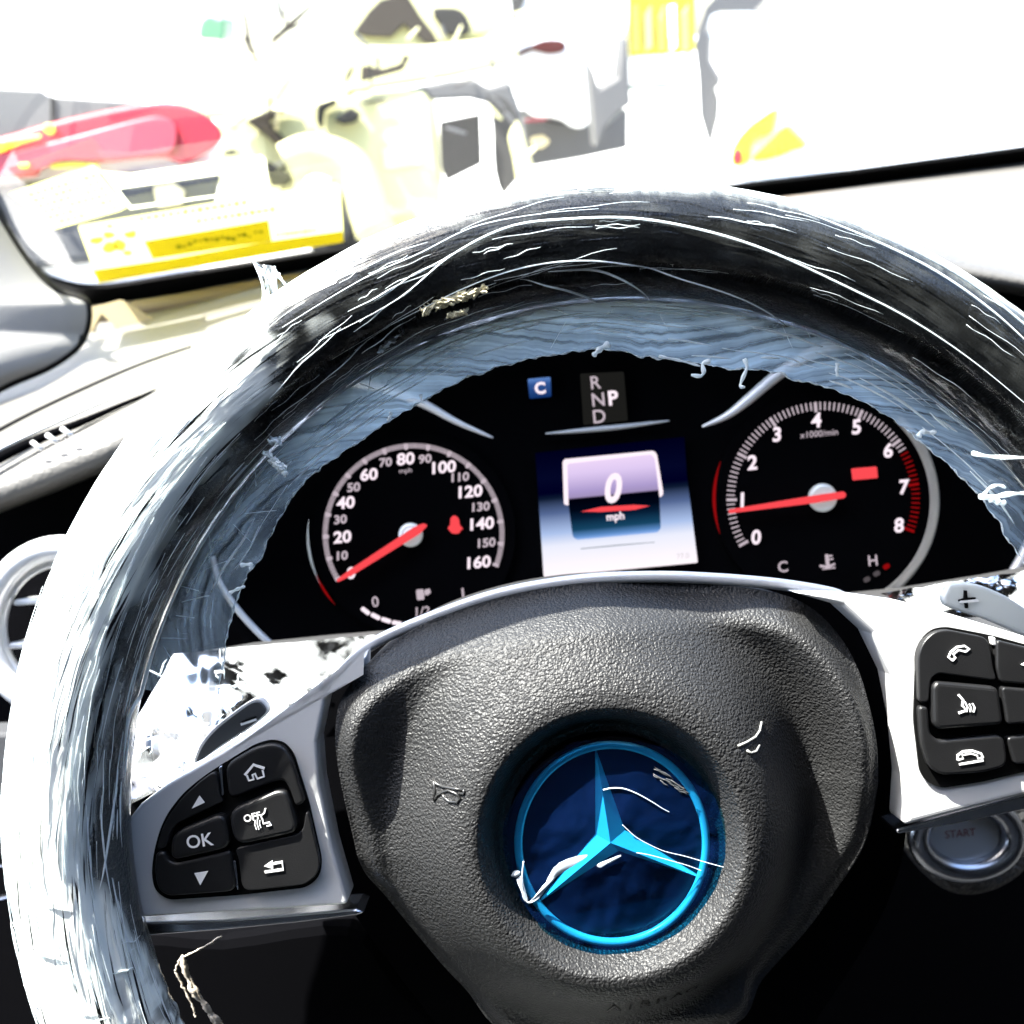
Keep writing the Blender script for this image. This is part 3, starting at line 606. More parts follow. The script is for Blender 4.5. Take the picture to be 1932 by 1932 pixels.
for q in (catmull(z5([(1122, 1130), (1150, 1150), (1158, 1190), (1178, 1215), (1165, 1225), (1150, 1245), (1110, 1245), (1090, 1225), (1080, 1210), (1095, 1190), (1098, 1150)]), 3),):
    V, Fc = prism_geo(q, CD - .0004, .0003); mb.add(V, Fc)
mb.build('belt_warning_symbol', M['ink_red'], spd, smooth=False)
M['hubcap'] = mat('needle_cap', (0.55, 0.57, 0.58), .3, metal=.4, emit=(.8, .85, .85), es=.35 / EXP)
prism('needle_cap', circle(*z5([(838, 1255)])[0], 23, 40), CD - .004, .004, M['hubcap'], spd, .0015)
prism('needle_cap_inner', circle(*z5([(838, 1255)])[0], 14, 40), CD - .0045, .003, M['hubcap'], spd, .001)
prism('needle', round_poly(z5([(362, 1545), (372, 1560), (470, 1512), (900, 1247), (950, 1195), (925, 1180), (870, 1200), (450, 1478)]), 3), CD - .007, .0012, M['ink_red'], spd)
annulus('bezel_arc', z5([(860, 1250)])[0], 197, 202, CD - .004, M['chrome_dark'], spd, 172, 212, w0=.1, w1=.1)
annulus('bezel_glow', z5([(860, 1250)])[0], 197, 201, CD - .0045, M['ink_darkred'], spd, 203, 222, w0=.1, w1=.1)

tac = dial('tachometer', z7([(805, 890)])[0], 182.5, 209.5, 229.5, 8, 10, 0.085, 6.25)
for s_, x, y in (('0', 428, 1107), ('1', 350, 898), ('2', 403, 688), ('3', 543, 530), ('4', 765, 450), ('5', 990, 488), ('6', 1168, 620), ('7', 1262, 825), ('8', 1230, 1040)):
    text('numeral', s_, z7([(x, y)])[0], 28, CD - .0003, M['ink_white'], tac, bold=0.03, shear=.12)
text('unit_print', 'x1000/min', z7([(780, 525)])[0], 12, CD - .0003, M['ink_dim'], tac, shear=.1, bold=.005)
prism('warning_bar', round_poly(z7([(962, 722), (1105, 710), (1112, 775), (970, 788)]), 3), CD - .0004, .0003, M['ink_red'], tac)
text('numeral', 'C', z7([(578, 1273)])[0], 21, CD - .0003, M['ink_dim'], tac, bold=.015); text('numeral', 'H', z7([(1083, 1238)])[0], 20, CD - .0003, M['ink_dim'], tac, bold=.015)
mb = MB()
for q in ([(815, 1205), (832, 1203), (842, 1272), (822, 1275)], [(832, 1210), (855, 1207), (857, 1215), (834, 1219)], [(836, 1228), (860, 1225), (862, 1233), (838, 1237)], [(785, 1262), (830, 1268), (870, 1252), (872, 1262), (832, 1282), (786, 1276)], [(800, 1284), (872, 1274), (873, 1282), (800, 1290)]):
    V, Fc = prism_geo(z7(q), CD - .0004, .0003); mb.add(V, Fc)
mb.build('coolant_symbol', M['ink_dim'], tac, smooth=False)
for x, y, m_ in ((1160, 1272, 'ink_darkred'), (1105, 1312, 'ink_faint'), (1050, 1345, 'ink_faint')):
    prism('temperature_segment', rounded(*z7([(x, y)])[0], 13, 9, 4, .5), CD - .0004, .0003, M[m_], tac)
prism('needle_cap', circle(*z7([(808, 885)])[0], 27, 40), CD - .004, .004, M['hubcap'], tac, .0015)
prism('needle', round_poly(z7([(275, 952), (277, 974), (760, 915), (925, 888), (935, 868), (920, 850), (760, 872)]), 3), CD - .007, .0012, M['ink_red'], tac)
m_ = bump(mat('knurled_ring', (.6, .58, .52), .3, metal=.8), 2600, .8, .0006)
ring3('bezel_ring', z7([(800, 905)])[0], 212, CD - .012, .0023, 'silver', tac, 1.0, 8, -62, 48).data.materials[0] = m_
annulus('bezel_glow', z7([(805, 890)])[0], 203, 209, CD - .0045, M['ink_darkred'], tac, 160, 199, w0=.1, w1=.1)

# centre display
def uv_px(o, x0, y0, x1, y1, pts): pass
def ramp_em(name, stops, s=1.0, axis=1):
    m = bpy.data.materials.new(name); m.use_nodes = True; tt = m.node_tree; tt.nodes.remove(tt.nodes['Principled BSDF'])
    e = N(m, 'ShaderNodeEmission'); e.inputs[1].default_value = s / EXP
    tc = N(m, 'ShaderNodeTexCoord'); sx = N(m, 'ShaderNodeSeparateXYZ'); L(m, tc.outputs['UV'], sx.inputs[0])
    cr = N(m, 'ShaderNodeValToRGB'); el = cr.color_ramp.elements
    while len(el) < len(stops): el.new(0.5)
    for q, (p, c) in zip(el, stops): q.position = p; q.color = (*c, 1)
    L(m, sx.outputs[axis], cr.inputs[0]); L(m, cr.outputs[0], e.inputs[0]); L(m, e.outputs[0], tt.nodes['Material Output'].inputs[0]); return m
def panel(name, pts, d, m_, parent):
    ca, sa = math.cos(ROLL), math.sin(ROLL)
    q = [(x * ca - y * sa, x * sa + y * ca) for x, y in pts]
    x0, x1 = min(p[0] for p in q), max(p[0] for p in q); y0, y1 = min(p[1] for p in q), max(p[1] for p in q)
    uv = [((p[0] - x0) / (x1 - x0), (p[1] - y0) / (y1 - y0)) for p in q]
    return mesh(name, [P(x, y, d) for x, y in pts], [tuple(range(len(pts)))[::-1]], m_, parent, smooth=False, uv=uv)
scr = panel('display', round_poly(z6([(262, 840), (1370, 720), (1388, 1000), (1470, 1655), (325, 1762), (285, 1160)]), 3), CD, ramp_em('display_backdrop', [(0, (.0, .0, .01)), (.22, (.001, .002, .02)), (.34, (.0, .0, .015)), (.385, (.004, .01, .03)), (.5, (.09, .14, .30)), (.66, (.42, .55, .85)), (.76, (.85, .87, 1)), (1, (1.1, 1.0, 1.05))], 1.0), ic)
panel('card_border', round_poly(z6([(465, 905), (480, 885), (1140, 822), (1165, 845), (1215, 1140), (1200, 1165), (1180, 1168), (900, 1100), (500, 1230), (475, 1220)]), 4), CD - .0006, M['ink_white'], scr)
panel('card', round_poly(z6([(500, 920), (1125, 850), (1150, 880), (1185, 1160), (1195, 1400), (1170, 1430), (570, 1485), (540, 1460), (510, 1230)]), 5), CD - .0009,
      ramp_em('display_card', [(0, (.86, .68, .95)), (.15, (.75, .6, .9)), (.38, (.42, .33, .62)), (.455, (.36, .28, .5)), (.47, (.0, .0, .003)), (.62, (.0, .002, .008)), (.72, (.002, .012, .035)), (.87, (.008, .06, .13)), (.95, (.1, .25, .55)), (1, (.3, .5, .95))]), scr)
text('speed_digit', '0', z6([(843, 1100)])[0], 57, CD - .0014, M['ink_white'], scr, shear=.25, bold=.035, sx=.86)
text('unit_print', 'mph', z6([(858, 1318)])[0], 20, CD - .0014, M['ink_white'], scr, bold=.025, sx=.95)
mb = MB(); c = z6([(600, 1275), (750, 1240), (1000, 1225), (1115, 1232), (1000, 1262), (750, 1278)]); V, Fc = prism_geo(c, CD - .0013, .0002); mb.add(V, Fc); mb.build('red_line', M['ink_red'], scr, smooth=False)
panel('thin_line', z6([(600, 1548), (880, 1520), (1150, 1500), (1150, 1506), (880, 1530), (600, 1556)]), CD - .0006, emission('grey_line', (.4, .45, .5), .9 / EXP), scr)
text('small_print', '77.0', z6([(1360, 1605)])[0], 10, CD - .0006, emission('pale_print', (.75, .68, .72), .9 / EXP), scr)
top = panel('gear_window', round_poly(z6([(595, 250), (920, 235), (950, 600), (620, 632)]), 3), CD, emission('gear_backdrop', (.012, .012, .011), 1.0 / EXP), ic)
for s_, x, y, h in (('R', 712, 315, 24), ('N', 730, 442, 25), ('D', 738, 567, 25)):
    text('gear_letter', s_, z6([(x, y)])[0], h, CD - .0005, M['ink_dim'], top, bold=.01)
text('gear_letter', 'P', z6([(842, 430)])[0], 28, CD - .0005, M['ink_white'], top, bold=.03)
cb = panel('mode_badge', round_poly(z6([(205, 290), (375, 275), (382, 422), (220, 437)]), 3), CD, ramp_em('badge_blue', [(0, (.12, .25, .6)), (.3, (.03, .09, .3)), (1, (.005, .03, .14))]), ic)
text('mode_letter', 'C', z6([(298, 357)])[0], 23, CD - .0005, M['ink_white'], cb, bold=.04)

# ------------------------------------------------------------------ steering column
sc_ = thing('steering_column', 'dark column shroud with wiper stalk between the wheel and cluster', 'steering column', P(1150, 1500, .42))
def sm_(a_, b_4, x): t_ = min(1, max(0, (x - a_) / (b_4 - a_))); return t_ * t_ * (3 - 2 * t_)
top_ = [(385, 1228), (480, 1212), (620, 1198), (790, 1184), (1000, 1168), (1300, 1148), (1500, 1128), (1700, 1108), (1850, 1084), (1960, 1064), (2050, 1060)]
rows = []
for dy, dd in ((0, .425), (4, .418), (14, .412), (120, .385), (300, .36), (600, .36)):
    kk = 1 - .55 * sm_(100, 600, dy); rows.append([P(1150 + (x - 1150) * kk + dy * .1, y + dy, dd) for x, y in top_])
V, Fc = grid(rows); mesh('shroud', V, Fc, M['shroud'], sc_)
V, Fc = tube_geo([P(*p, .375) for p in ((800, 1290), (700, 1310), (600, 1340), (500, 1365), (420, 1390), (300, 1420))], lambda t: .010 - .003 * t, 14); stk = mesh('stalk', V, Fc, mat('stalk_grey', (.06, .06, .062), .4), sc_)
for q in ([(650, 488), (715, 484), (718, 502), (652, 508)], [(665, 592), (725, 588), (726, 602), (667, 606)]):
    prism('stalk_mark', zm(q), .362, .0006, M['mark'], stk)
V, Fc = tube_geo([P(*p, .37) for p in ((640, 1420), (520, 1440), (420, 1462), (320, 1490))], lambda t: .007, 12); mesh('stalk', V, Fc, M['silver'], sc_)

# ------------------------------------------------------------------ steering wheel
RC = (1194.7, 1518.4); RD = 0.297; RO = 1168.3 / F * RD; RM = 0.0166; RCL = RO - RM
CTR = P(*RC, RD)
sw = thing('steering_wheel', 'black leather steering wheel with silver spokes and a round badge', 'steering wheel', CTR)
def prof(phi):
    g = math.exp(-((phi - math.radians(133)) / math.radians(5)) ** 2)
    return RM * (1 - 0.10 * g)
def rimpt(th, phi, lift=0.0):
    r = prof(phi) + lift; rr = RCL + r * math.cos(phi)
    return CTR + RT * (rr * math.cos(th)) + UP * (rr * math.sin(th)) - FW * (r * math.sin(phi))
nT, nP = 360, 40
rows = [[rimpt(2 * math.pi * i / nT, 2 * math.pi * j / nP) for j in range(nP)] for i in range(nT + 1)]
V, Fc = grid(rows, True); mesh('rim', V, Fc, M['rim'], sw)
mb = MB()
for k in range(420):
    th = math.radians(15 + 118 * k / 420); ph = math.radians(133)
    V, Fc = tube_geo([rimpt(th, ph - .10, .0), rimpt(th + .002, ph, .0003), rimpt(th + .0045, ph + .10, .0)], .00035, 4); mb.add(V, Fc)
tag(mb.build('seam_stitches', M['thread'], sw), kind='stuff')

# airbag cover: height field round the badge
HC = (1154.0, 1592.0); HD = 0.285; PXM = HD / F
out_px = [(612, 1395), (628, 1330), (690, 1258), (790, 1195), (930, 1146), (1080, 1118), (1230, 1111), (1380, 1118), (1500, 1132), (1575, 1156), (1630, 1205), (1668, 1275), (1688, 1370), (1698, 1470), (1697, 1560), (1685, 1650), (1650, 1740), (1590, 1850), (1500, 1960), (1400, 2060), (1000, 2080), (860, 1960), (770, 1850), (700, 1750), (662, 1690), (640, 1600), (620, 1490)]
outl = catmull(out_px, 6)
def ray_r(a):
    ca, sa = math.cos(a), -math.sin(a); best = 0
    for i in range(len(outl)):
        p, q = outl[i], outl[(i + 1) % len(outl)]
        ex_, ey_ = q.x - p.x, q.y - p.y; det = ca * ey_ - sa * ex_
        if abs(det) < 1e-9: continue
        px_, py_ = p.x - HC[0], p.y - HC[1]
        t_ = (px_ * ey_ - py_ * ex_) / det; s_ = (px_ * sa - py_ * ca) / det
        if t_ > 0 and -1e-6 <= s_ <= 1 + 1e-6: best = max(best, t_)
    return best
def sm(a, b, x):
    t_ = min(1, max(0, (x - a) / (b - a))); return t_ * t_ * (3 - 2 * t_)
def hub_h(r, a, Rm):
    """height over the hub's base plane in metres; r, Rm in frame units"""
    h = -0.0105 + 0.0105 * sm(206, 258, r)                       # recess round the badge
    upw = sm(.2, .8, math.sin(a)); h -= 0.0185 * sm(258, 452, r) * (1 - .3 * upw)                                # boss falls away
    upw = sm(.25, .8, math.sin(a)); h += 0.0095 * sm(435, 560, r) * (1 - upw) - upw * .004 * sm(380, 480, r)                                # wings rise again
    dn = max(0, -math.sin(a - .15)); h -= 0.018 * dn * sm(268, 600, r)
    h -= 0.011 * max(0, math.cos(a)) * sm(300, 450, r) * (1 - sm(450, 560, r))
    e = Rm - r
    h -= (0.008 + .006 * upw) * (1 - sm(0, 55 + 50 * upw, e)) ** 1.5
    return h
nA, nR = 420, 90
rows = []
for i in range(nA):
    a = 2 * math.pi * i / nA; Rm = ray_r(a); ring = []
    for j in range(nR + 1):
        t_ = j / nR; r = 198 + (Rm - 198) * (t_ if t_ < .5 else t_)
        h = hub_h(r, a, Rm)
        ring.append(P(HC[0] + r * math.cos(a), HC[1] - r * math.sin(a), HD) - FW * h)
    ring.append(ring[-1] + FW * .05)
    rows.append(ring)
rows.append(rows[0])
V, Fc = grid(rows); Fc = [f[::-1] for f in Fc]
hub = mesh('airbag_cover', V, Fc, M['hub'], sw)
bk = prism('hub_back', catmull([(RC[0] + (p[0] - RC[0]) * 1.0, p[1]) for p in [(598, 1395), (612, 1322), (680, 1246), (785, 1183), (930, 1132), (1080, 1104), (1230, 1096), (1380, 1103), (1510, 1118), (1590, 1144), (1645, 1195), (1684, 1275), (1703, 1370), (1712, 1470), (1708, 1580), (1690, 1660), (1640, 1770), (1500, 1980), (1400, 2080), (1000, 2100), (850, 1960), (760, 1850), (690, 1755), (650, 1690), (626, 1600), (606, 1490)]], 5), .342, .05, M['deep'], sw)
# horn symbols on the cover
def hubpt(x, y, lift=.0002):
    a = math.atan2(-(y - HC[1]), x - HC[0]); r = math.hypot(x - HC[0], y - HC[1]); return P(x, y, HD) - FW * (hub_h(r, a, ray_r(a)) + lift)
def on_hub(name, lines, rad, m_, parent):
    mb = MB()
    for ln in lines:
        V, Fc = tube_geo([hubpt(*p) for p in ln], rad, 6); mb.add(V, Fc)
    return mb.build(name, M[m_], parent)
def H(pts): return zh(pts)
M['emboss'] = mat('embossed_symbol', (.02, .02, .02), .25)
on_hub('horn_symbol', [H([(462, 945), (470, 990), (466, 1035)]), H([(462, 945), (475, 965), (505, 968), (560, 966), (598, 965)]), H([(466, 1035), (480, 1010), (505, 990), (530, 978), (565, 985), (582, 1000), (570, 1018), (535, 1022), (510, 1012), (505, 998)]), H([(598, 962), (598, 980), (575, 980)])], .00045, 'emboss', hub)
def ZR(pts): return zr(pts)
M['emboss_lit'] = mat('embossed_lit', (.25, .25, .24), .3)  # paler copy of the emboss, its lit look put into the colour
on_hub('horn_symbol', [ZR([(148, 780), (190, 772), (240, 762), (270, 745), (288, 715)]), ZR([(188, 802), (205, 815), (235, 815), (258, 797)])], .0004, 'emboss_lit', hub)
for k, s_ in enumerate('AIRBAG'):
    x, y = 1165 + k * 32, 1934 - k * 3.2
    V_ = text('embossed_letter', s_, (x, y), 32, HD, M['emboss'], hub, surf=lambda a_, b_5: hubpt(a_, b_5, .0006))

# badge: seat, ring, three pointed star
BD = HD + .0095
bd = prism('badge', circle(HC[0], HC[1], 203, 72), BD + .001, .006, mat('badge_seat', (.004, .004, .012), .4), sw, .001)
M['badge_chrome'] = mat('badge_silver', (.86, .88, .9), .3, metal=.35)
ec = ze([(912, 990)])[0]
pts = [P(ec[0] + 177 * math.cos(2 * math.pi * k / 96), ec[1] - 186 * math.sin(2 * math.pi * k / 96), BD - .001) for k in range(97)]
V, Fc = tube_geo(pts, .00125, 10, cap=False); mesh('badge_ring', V, Fc, M['badge_chrome'], bd)
sc0 = ze([(900, 985)])[0]; tips = ze([(797, 330), (1525, 1228), (412, 1392)]); inn = ze([(1000, 900), (955, 1040), (797, 930)])
apex = P(*sc0, BD - .0045); V = [apex]; Fc = []
for i in range(3): V += [P(*tips[i], BD - .0006), P(*inn[i], BD + .0002)]
for i in range(3):
    tip, a_, b_2 = 1 + 2 * i, 2 + 2 * i, 2 + 2 * ((i - 1) % 3)
    Fc += [(0, tip, a_), (0, b_2, tip)]
V += [v + FW * .003 for v in V[1:]]
for i in range(6): Fc.append((1 + i, 7 + i, 7 + (i + 1) % 6, 1 + (i + 1) % 6))
mesh('star', V, Fc, M['badge_chrome'], bd, smooth=False)

# silver spoke trims
def spoke(name, outer, d, th, m_, bev=.0022):
    return prism(name, outer, d, th, M[m_], sw, bev, 4)
left = catmull(z8([(1640, 330), (1500, 400), (1350, 480), (1210, 560), (1030, 680), (880, 770), (760, 840), (640, 930)]), 3, False) + catmull(z8([(640, 930), (580, 1010), (545, 1100), (520, 1200), (505, 1290), (500, 1370), (530, 1420), (600, 1450)]), 4, False)[1:] + [Vector(p) for p in z8([(900, 1430), (1300, 1408), (1560, 1390)])] + [Vector((656, 1706)), Vector((626, 1600)), Vector((602, 1480)), Vector((596, 1400)), Vector((612, 1322)), Vector((680, 1246))]
spoke('spoke_trim', left, .302, .014, 'silver')
lipL = [(240, 1742), (420, 1737), (560, 1726), (672, 1716), (690, 1722), (672, 1728), (560, 1742), (420, 1756), (256, 1768)]
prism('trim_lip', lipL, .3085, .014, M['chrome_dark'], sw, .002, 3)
right_ = [(1500, 1118), (1600, 1120), (1700, 1134), (1800, 1160), (1932, 1200), (2100, 1260), (2140, 1400), (2080, 1470), (1932, 1502), (1800, 1535), (1706, 1560), (1712, 1470), (1703, 1370), (1684, 1275), (1645, 1195), (1590, 1144)]
spoke('spoke_trim', right_, .302, .014, 'silver')
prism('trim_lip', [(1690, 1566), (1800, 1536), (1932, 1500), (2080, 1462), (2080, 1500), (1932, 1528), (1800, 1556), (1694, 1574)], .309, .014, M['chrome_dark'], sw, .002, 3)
# thin bright bezel over the top of the cover
bz = catmull([(640, 1262), (690, 1222), (780, 1178), (930, 1124), (1080, 1096), (1230, 1088), (1380, 1094), (1510, 1108), (1600, 1130), (1660, 1180)], 8, False)
V, Fc = tube_geo([P(p.x, p.y, .3175) for p in bz], lambda t_: .0019 * min(1, .15 + 6 * t_, .15 + 6 * (1 - t_)), 10); mesh('top_bezel', V, Fc, M['silver'], sw)

# button pods
def pod(outline, d):
    return prism('button_panel', outline, d + .0012, .006, M['gap'], sw)
def btn(pts, d, name='button', r=9, th=.005, bev=.0013):
    return prism(name, round_poly(pts, r, 4), d, th, M['button'], sw, bev, 3)
BDP = .300
pod_l = round_poly(zl([(185, 1115), (235, 930), (300, 790), (430, 620), (600, 480), (770, 370), (1040, 205), (1180, 165), (1290, 190), (1370, 280), (1500, 700), (1610, 1190), (1590, 1330), (1480, 1420), (900, 1485), (300, 1525), (190, 1440), (165, 1300)]), 20)
pod(pod_l, BDP)
bl = {}
bl['up'] = btn(zl([(205, 1100), (250, 930), (320, 800), (440, 640), (600, 500), (712, 428), (745, 650), (775, 690), (600, 770), (380, 880), (330, 940), (290, 1080)]), BDP - .0012, r=14)
bl['home'] = btn(zl([(785, 382), (1040, 232), (1180, 200), (1280, 225), (1350, 330), (1465, 700), (1385, 740), (1335, 590), (1290, 515), (1210, 520), (820, 680)]), BDP - .0012, r=20)
bl['ok'] = btn(zl([(322, 1060), (345, 985), (420, 930), (780, 785), (835, 1085), (370, 1190), (325, 1160)]), BDP - .0024, r=22)
bl['mute'] = btn(zl([(805, 775), (1225, 598), (1300, 605), (1345, 700), (1400, 900), (1370, 960), (870, 1072)]), BDP - .0024, r=26)
bl['down'] = btn(zl([(195, 1135), (270, 1110), (310, 1190), (370, 1215), (835, 1105), (850, 1190), (885, 1455), (300, 1500), (215, 1440), (185, 1300)]), BDP - .0012, r=20)
bl['back'] = btn(zl([(870, 1090), (1390, 975), (1450, 930), (1480, 740), (1590, 1200), (1570, 1310), (1470, 1395), (935, 1455), (905, 1180)]), BDP - .0012, r=20)
IC = BDP - .0042
def icon(name, polys, conv, d, parent, th=.0003):
    mb = MB()
    for q in polys:
        V, Fc = prism_geo(conv(q), d, th); mb.add(V, Fc)
    return mb.build(name, M['mark'], parent, smooth=False)
def stroke(pts, w_):                      # ribbon polygon round an open polyline (frame of a zoom)
    out1, out2 = [], []; p = [Vector(q) for q in pts]
    for i in range(len(p)):
        t_ = (p[min(i + 1, len(p) - 1)] - p[max(i - 1, 0)]).normalized(); nn = Vector((-t_.y, t_.x))
        out1.append(p[i] + nn * w_); out2.append(p[i] - nn * w_)
    return [(v.x, v.y) for v in out1 + out2[::-1]]
B1, B2 = BDP - .00155, BDP - .00275
icon('arrow_symbol', [[(570, 642), (615, 700), (505, 752)]], zl, B1, bl['up'])
icon('home_symbol', [stroke([(955, 468), (1028, 380), (1122, 412)], 11), stroke([(972, 470), (990, 515), (1030, 505), (1020, 465), (1040, 455), (1062, 498), (1118, 480), (1105, 425)], 8)], zl, B1, bl['home'])
text('ok_print', 'OK', zl([(575, 1022)])[0], 25, B2, M['mark'], bl['ok'], ang=math.radians(9), bold=.015)
text('off_print', 'OFF', zl([(1018, 822)])[0], 14, B2, M['mark'], bl['mute'], ang=math.radians(14), bold=.02)
icon('face_symbol', [stroke([(1130, 750), (1120, 790), (1090, 812), (1105, 842), (1112, 880), (1165, 868), (1180, 890), (1140, 900)], 5.5), stroke([(1062, 840), (1060, 880), (1075, 930)], 3.5), stroke([(1082, 850), (1080, 880), (1092, 915)], 3.5), stroke([(1042, 850), (1040, 890), (1055, 930)], 3.5)], zl, B2, bl['mute'])
icon('arrow_symbol', [[(528, 1300), (643, 1282), (578, 1400)]], zl, B1, bl['down'])
icon('return_symbol', [[(1120, 1240), (1190, 1190), (1195, 1262)], stroke([(1180, 1222), (1272, 1205), (1280, 1268), (1125, 1290)], 10)], zl, B1, bl['back'])
pod_r = round_poly(zb([(335, 470), (370, 380), (440, 315), (530, 300), (820, 355), (1100, 430), (1400, 520), (1400, 1180), (1030, 1235), (760, 1300), (500, 1340), (420, 1310), (360, 1240), (320, 900)]), 16)
pod(pod_r, BDP)
br = {}
br['call'] = btn(zb([(355, 790), (350, 480), (385, 395), (450, 335), (530, 318), (805, 372), (835, 570), (860, 650), (480, 600), (430, 640), (420, 790)]), BDP - .0012, r=18)
br['voice'] = btn(zb([(445, 690), (470, 655), (870, 690), (905, 935), (480, 965), (450, 930)]), BDP - .0024, r=14)
br['hang'] = btn(zb([(355, 815), (415, 815), (430, 990), (480, 1035), (905, 995), (930, 1200), (760, 1245), (500, 1260), (420, 1210), (370, 1050)]), BDP - .0012, r=18)
br['next'] = btn(zb([(855, 385), (1120, 450), (1380, 530), (1380, 700), (880, 660), (855, 570)]), BDP - .0012, r=8)
br['mid'] = btn(zb([(888, 690), (1380, 730), (1380, 900), (925, 932)]), BDP - .0024, r=8)
br['lower'] = btn(zb([(920, 1015), (1380, 960), (1380, 1150), (975, 1190)]), BDP - .0012, r=8)
prism('gap_bar', zb([(818, 365), (850, 372), (858, 430), (828, 420)]), BDP - .0006, .004, M['silver'], sw, .0005)
prism('gap_bar', zl([(730, 400), (762, 388), (780, 640), (752, 650)]), BDP - .0004, .004, M['chrome_dark'], sw, .0005)
prism('gap_bar', zl([(850, 1192), (880, 1190), (905, 1440), (890, 1440)]), BDP - .0004, .004, M['chrome_dark'], sw, .0005)
icon('handset_symbol', [stroke([(572, 520), (545, 498), (560, 465), (600, 432), (650, 425), (680, 445), (655, 462)], 6), stroke([(572, 520), (590, 500), (575, 480), (610, 450), (655, 462)], 6)], zb, B1, br['call'])
icon('voice_symbol', [stroke([(610, 740), (640, 775), (635, 810), (660, 840), (610, 858)], 7), stroke([(650, 785), (668, 820), (660, 850)], 5), stroke([(680, 800), (690, 822), (685, 850)], 4), stroke([(700, 796), (714, 822), (706, 852)], 5)], zb, B2, br['voice'])
icon('handset_symbol', [stroke([(605, 1160), (605, 1130), (640, 1105), (700, 1100), (755, 1118), (768, 1145)], 6.5), stroke([(605, 1160), (640, 1150), (632, 1128), (690, 1118), (730, 1130), (735, 1150), (768, 1145)], 5), stroke([(615, 1188), (690, 1176), (770, 1162)], 6)], zb, B1, br['hang'])
icon('arrow_symbol', [[(1012, 545), (1060, 520), (1060, 565)]], zb, B1, br['next'])
# shift paddles
pdl = prism('shift_paddle', catmull(zm([(520, 1125), (532, 1040), (570, 970), (660, 870), (800, 760), (900, 695), (955, 682), (1000, 712), (1018, 775), (920, 870), (720, 1000)]), 4), .326, .004, M['silver'], sw, .0015, 3)
prism('paddle_face', catmull(zm([(535, 1118), (550, 1045), (600, 965), (680, 880), (810, 778), (900, 716), (950, 705), (985, 730), (1000, 780), (900, 870), (700, 1000)]), 4), .3245, .002, M['paddle'], pdl, .0008, 2)
prism('minus_symbol', zm([(830, 852), (935, 818), (942, 832), (835, 868)]), .3238, .001, M['mark'], pdl)
prism('minus_symbol', zm([(838, 838), (935, 804), (940, 816), (842, 850)]), .3238, .0008, M['gap'], pdl)
pdr = prism('shift_paddle', catmull(zb([(525, 160), (530, 60), (570, 22), (700, 20), (850, 70), (1000, 150), (1200, 300), (1200, 420), (800, 260)]), 4), .326, .004, mat('pale_paddle', (.6, .63, .62), .35), sw, .0015, 3)
prism('plus_symbol', zb([(612, 128), (645, 118), (648, 68), (664, 68), (668, 115), (720, 112), (720, 122), (668, 132), (672, 180), (655, 182), (650, 138), (612, 138)]), .3252, .001, M['gap'], pdr)
prism('plus_symbol', zb([(620, 134), (735, 124), (742, 140), (620, 150)]), .3250, .0008, M['mark'], pdr)
# lower spoke and back
prism('lower_spoke', catmull([(240, 1775), (420, 1770), (660, 1745), (760, 1850), (860, 1990), (700, 2150), (420, 2100), (290, 1960)], 4), .345, .03, M['deep'], sw, .004)
prism('lower_spoke', catmull([(1500, 1720), (1550, 1770), (1540, 1880), (1500, 2000), (1450, 2150), (1250, 2150)], 4), .352, .03, M['deep'], sw, .004)

# ------------------------------------------------------------------ clear wrap on the rim
def lerp(a_, b_3, t_): return a_ + (b_3 - a_) * t_
wf = thing('rim_wrap', 'crinkled clear plastic wrap pulled around the steering wheel rim', 'plastic wrap', CTR)
nT, nP = 1100, 44
rows = []; uv = []; milk = []
for i in range(nT + 1):
    th = math.radians(-20 + 300 * i / nT); dg = math.degrees(th)
    ring = []
    for j in range(nP + 1):
        ph = math.radians(-70 + 320 * j / nP); u_, v_ = th * .17, ph * RM
        nz = fbm(u_ * 40, v_ * 420 + u_ * 22, 1.3, 3)
        lump = fbm(u_ * 210, v_ * 210, 5.0, 2) * sm(196, 214, dg)
        ring.append(rimpt(th, ph, .0009 + .0005 * nz + .0018 * lump))
        uv.append((u_ + 0.02 * v_ / .01, v_ + u_ * .05))
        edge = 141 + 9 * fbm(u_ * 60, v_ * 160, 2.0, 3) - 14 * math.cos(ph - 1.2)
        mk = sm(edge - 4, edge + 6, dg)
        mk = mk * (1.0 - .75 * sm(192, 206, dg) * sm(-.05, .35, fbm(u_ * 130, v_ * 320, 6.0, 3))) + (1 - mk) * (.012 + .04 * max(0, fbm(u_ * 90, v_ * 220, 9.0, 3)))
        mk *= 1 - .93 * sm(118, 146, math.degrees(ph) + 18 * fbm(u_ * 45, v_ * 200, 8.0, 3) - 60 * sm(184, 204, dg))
        mk = max(mk, .8 * (1 - sm(14, 62, math.degrees(ph) + 7 * fbm(u_ * 500, v_ * 500, 4.0, 2) + 10 * fbm(u_ * 40, 2, 1, 2))))  # white outer edge painted in for the sun and sky highlight
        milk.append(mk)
    rows.append(ring)
V, Fc = grid(rows); Fc = [f[::-1] for f in Fc]
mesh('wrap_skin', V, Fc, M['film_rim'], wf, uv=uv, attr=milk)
mb = MB()
def ridge(pts, w_, seg=4): V, Fc = tube_geo(pts, lambda t_: max(.00006, w_ * (math.sin(math.pi * min(.98, max(.02, t_))) ** .6)), seg); mb.add(V, Fc)
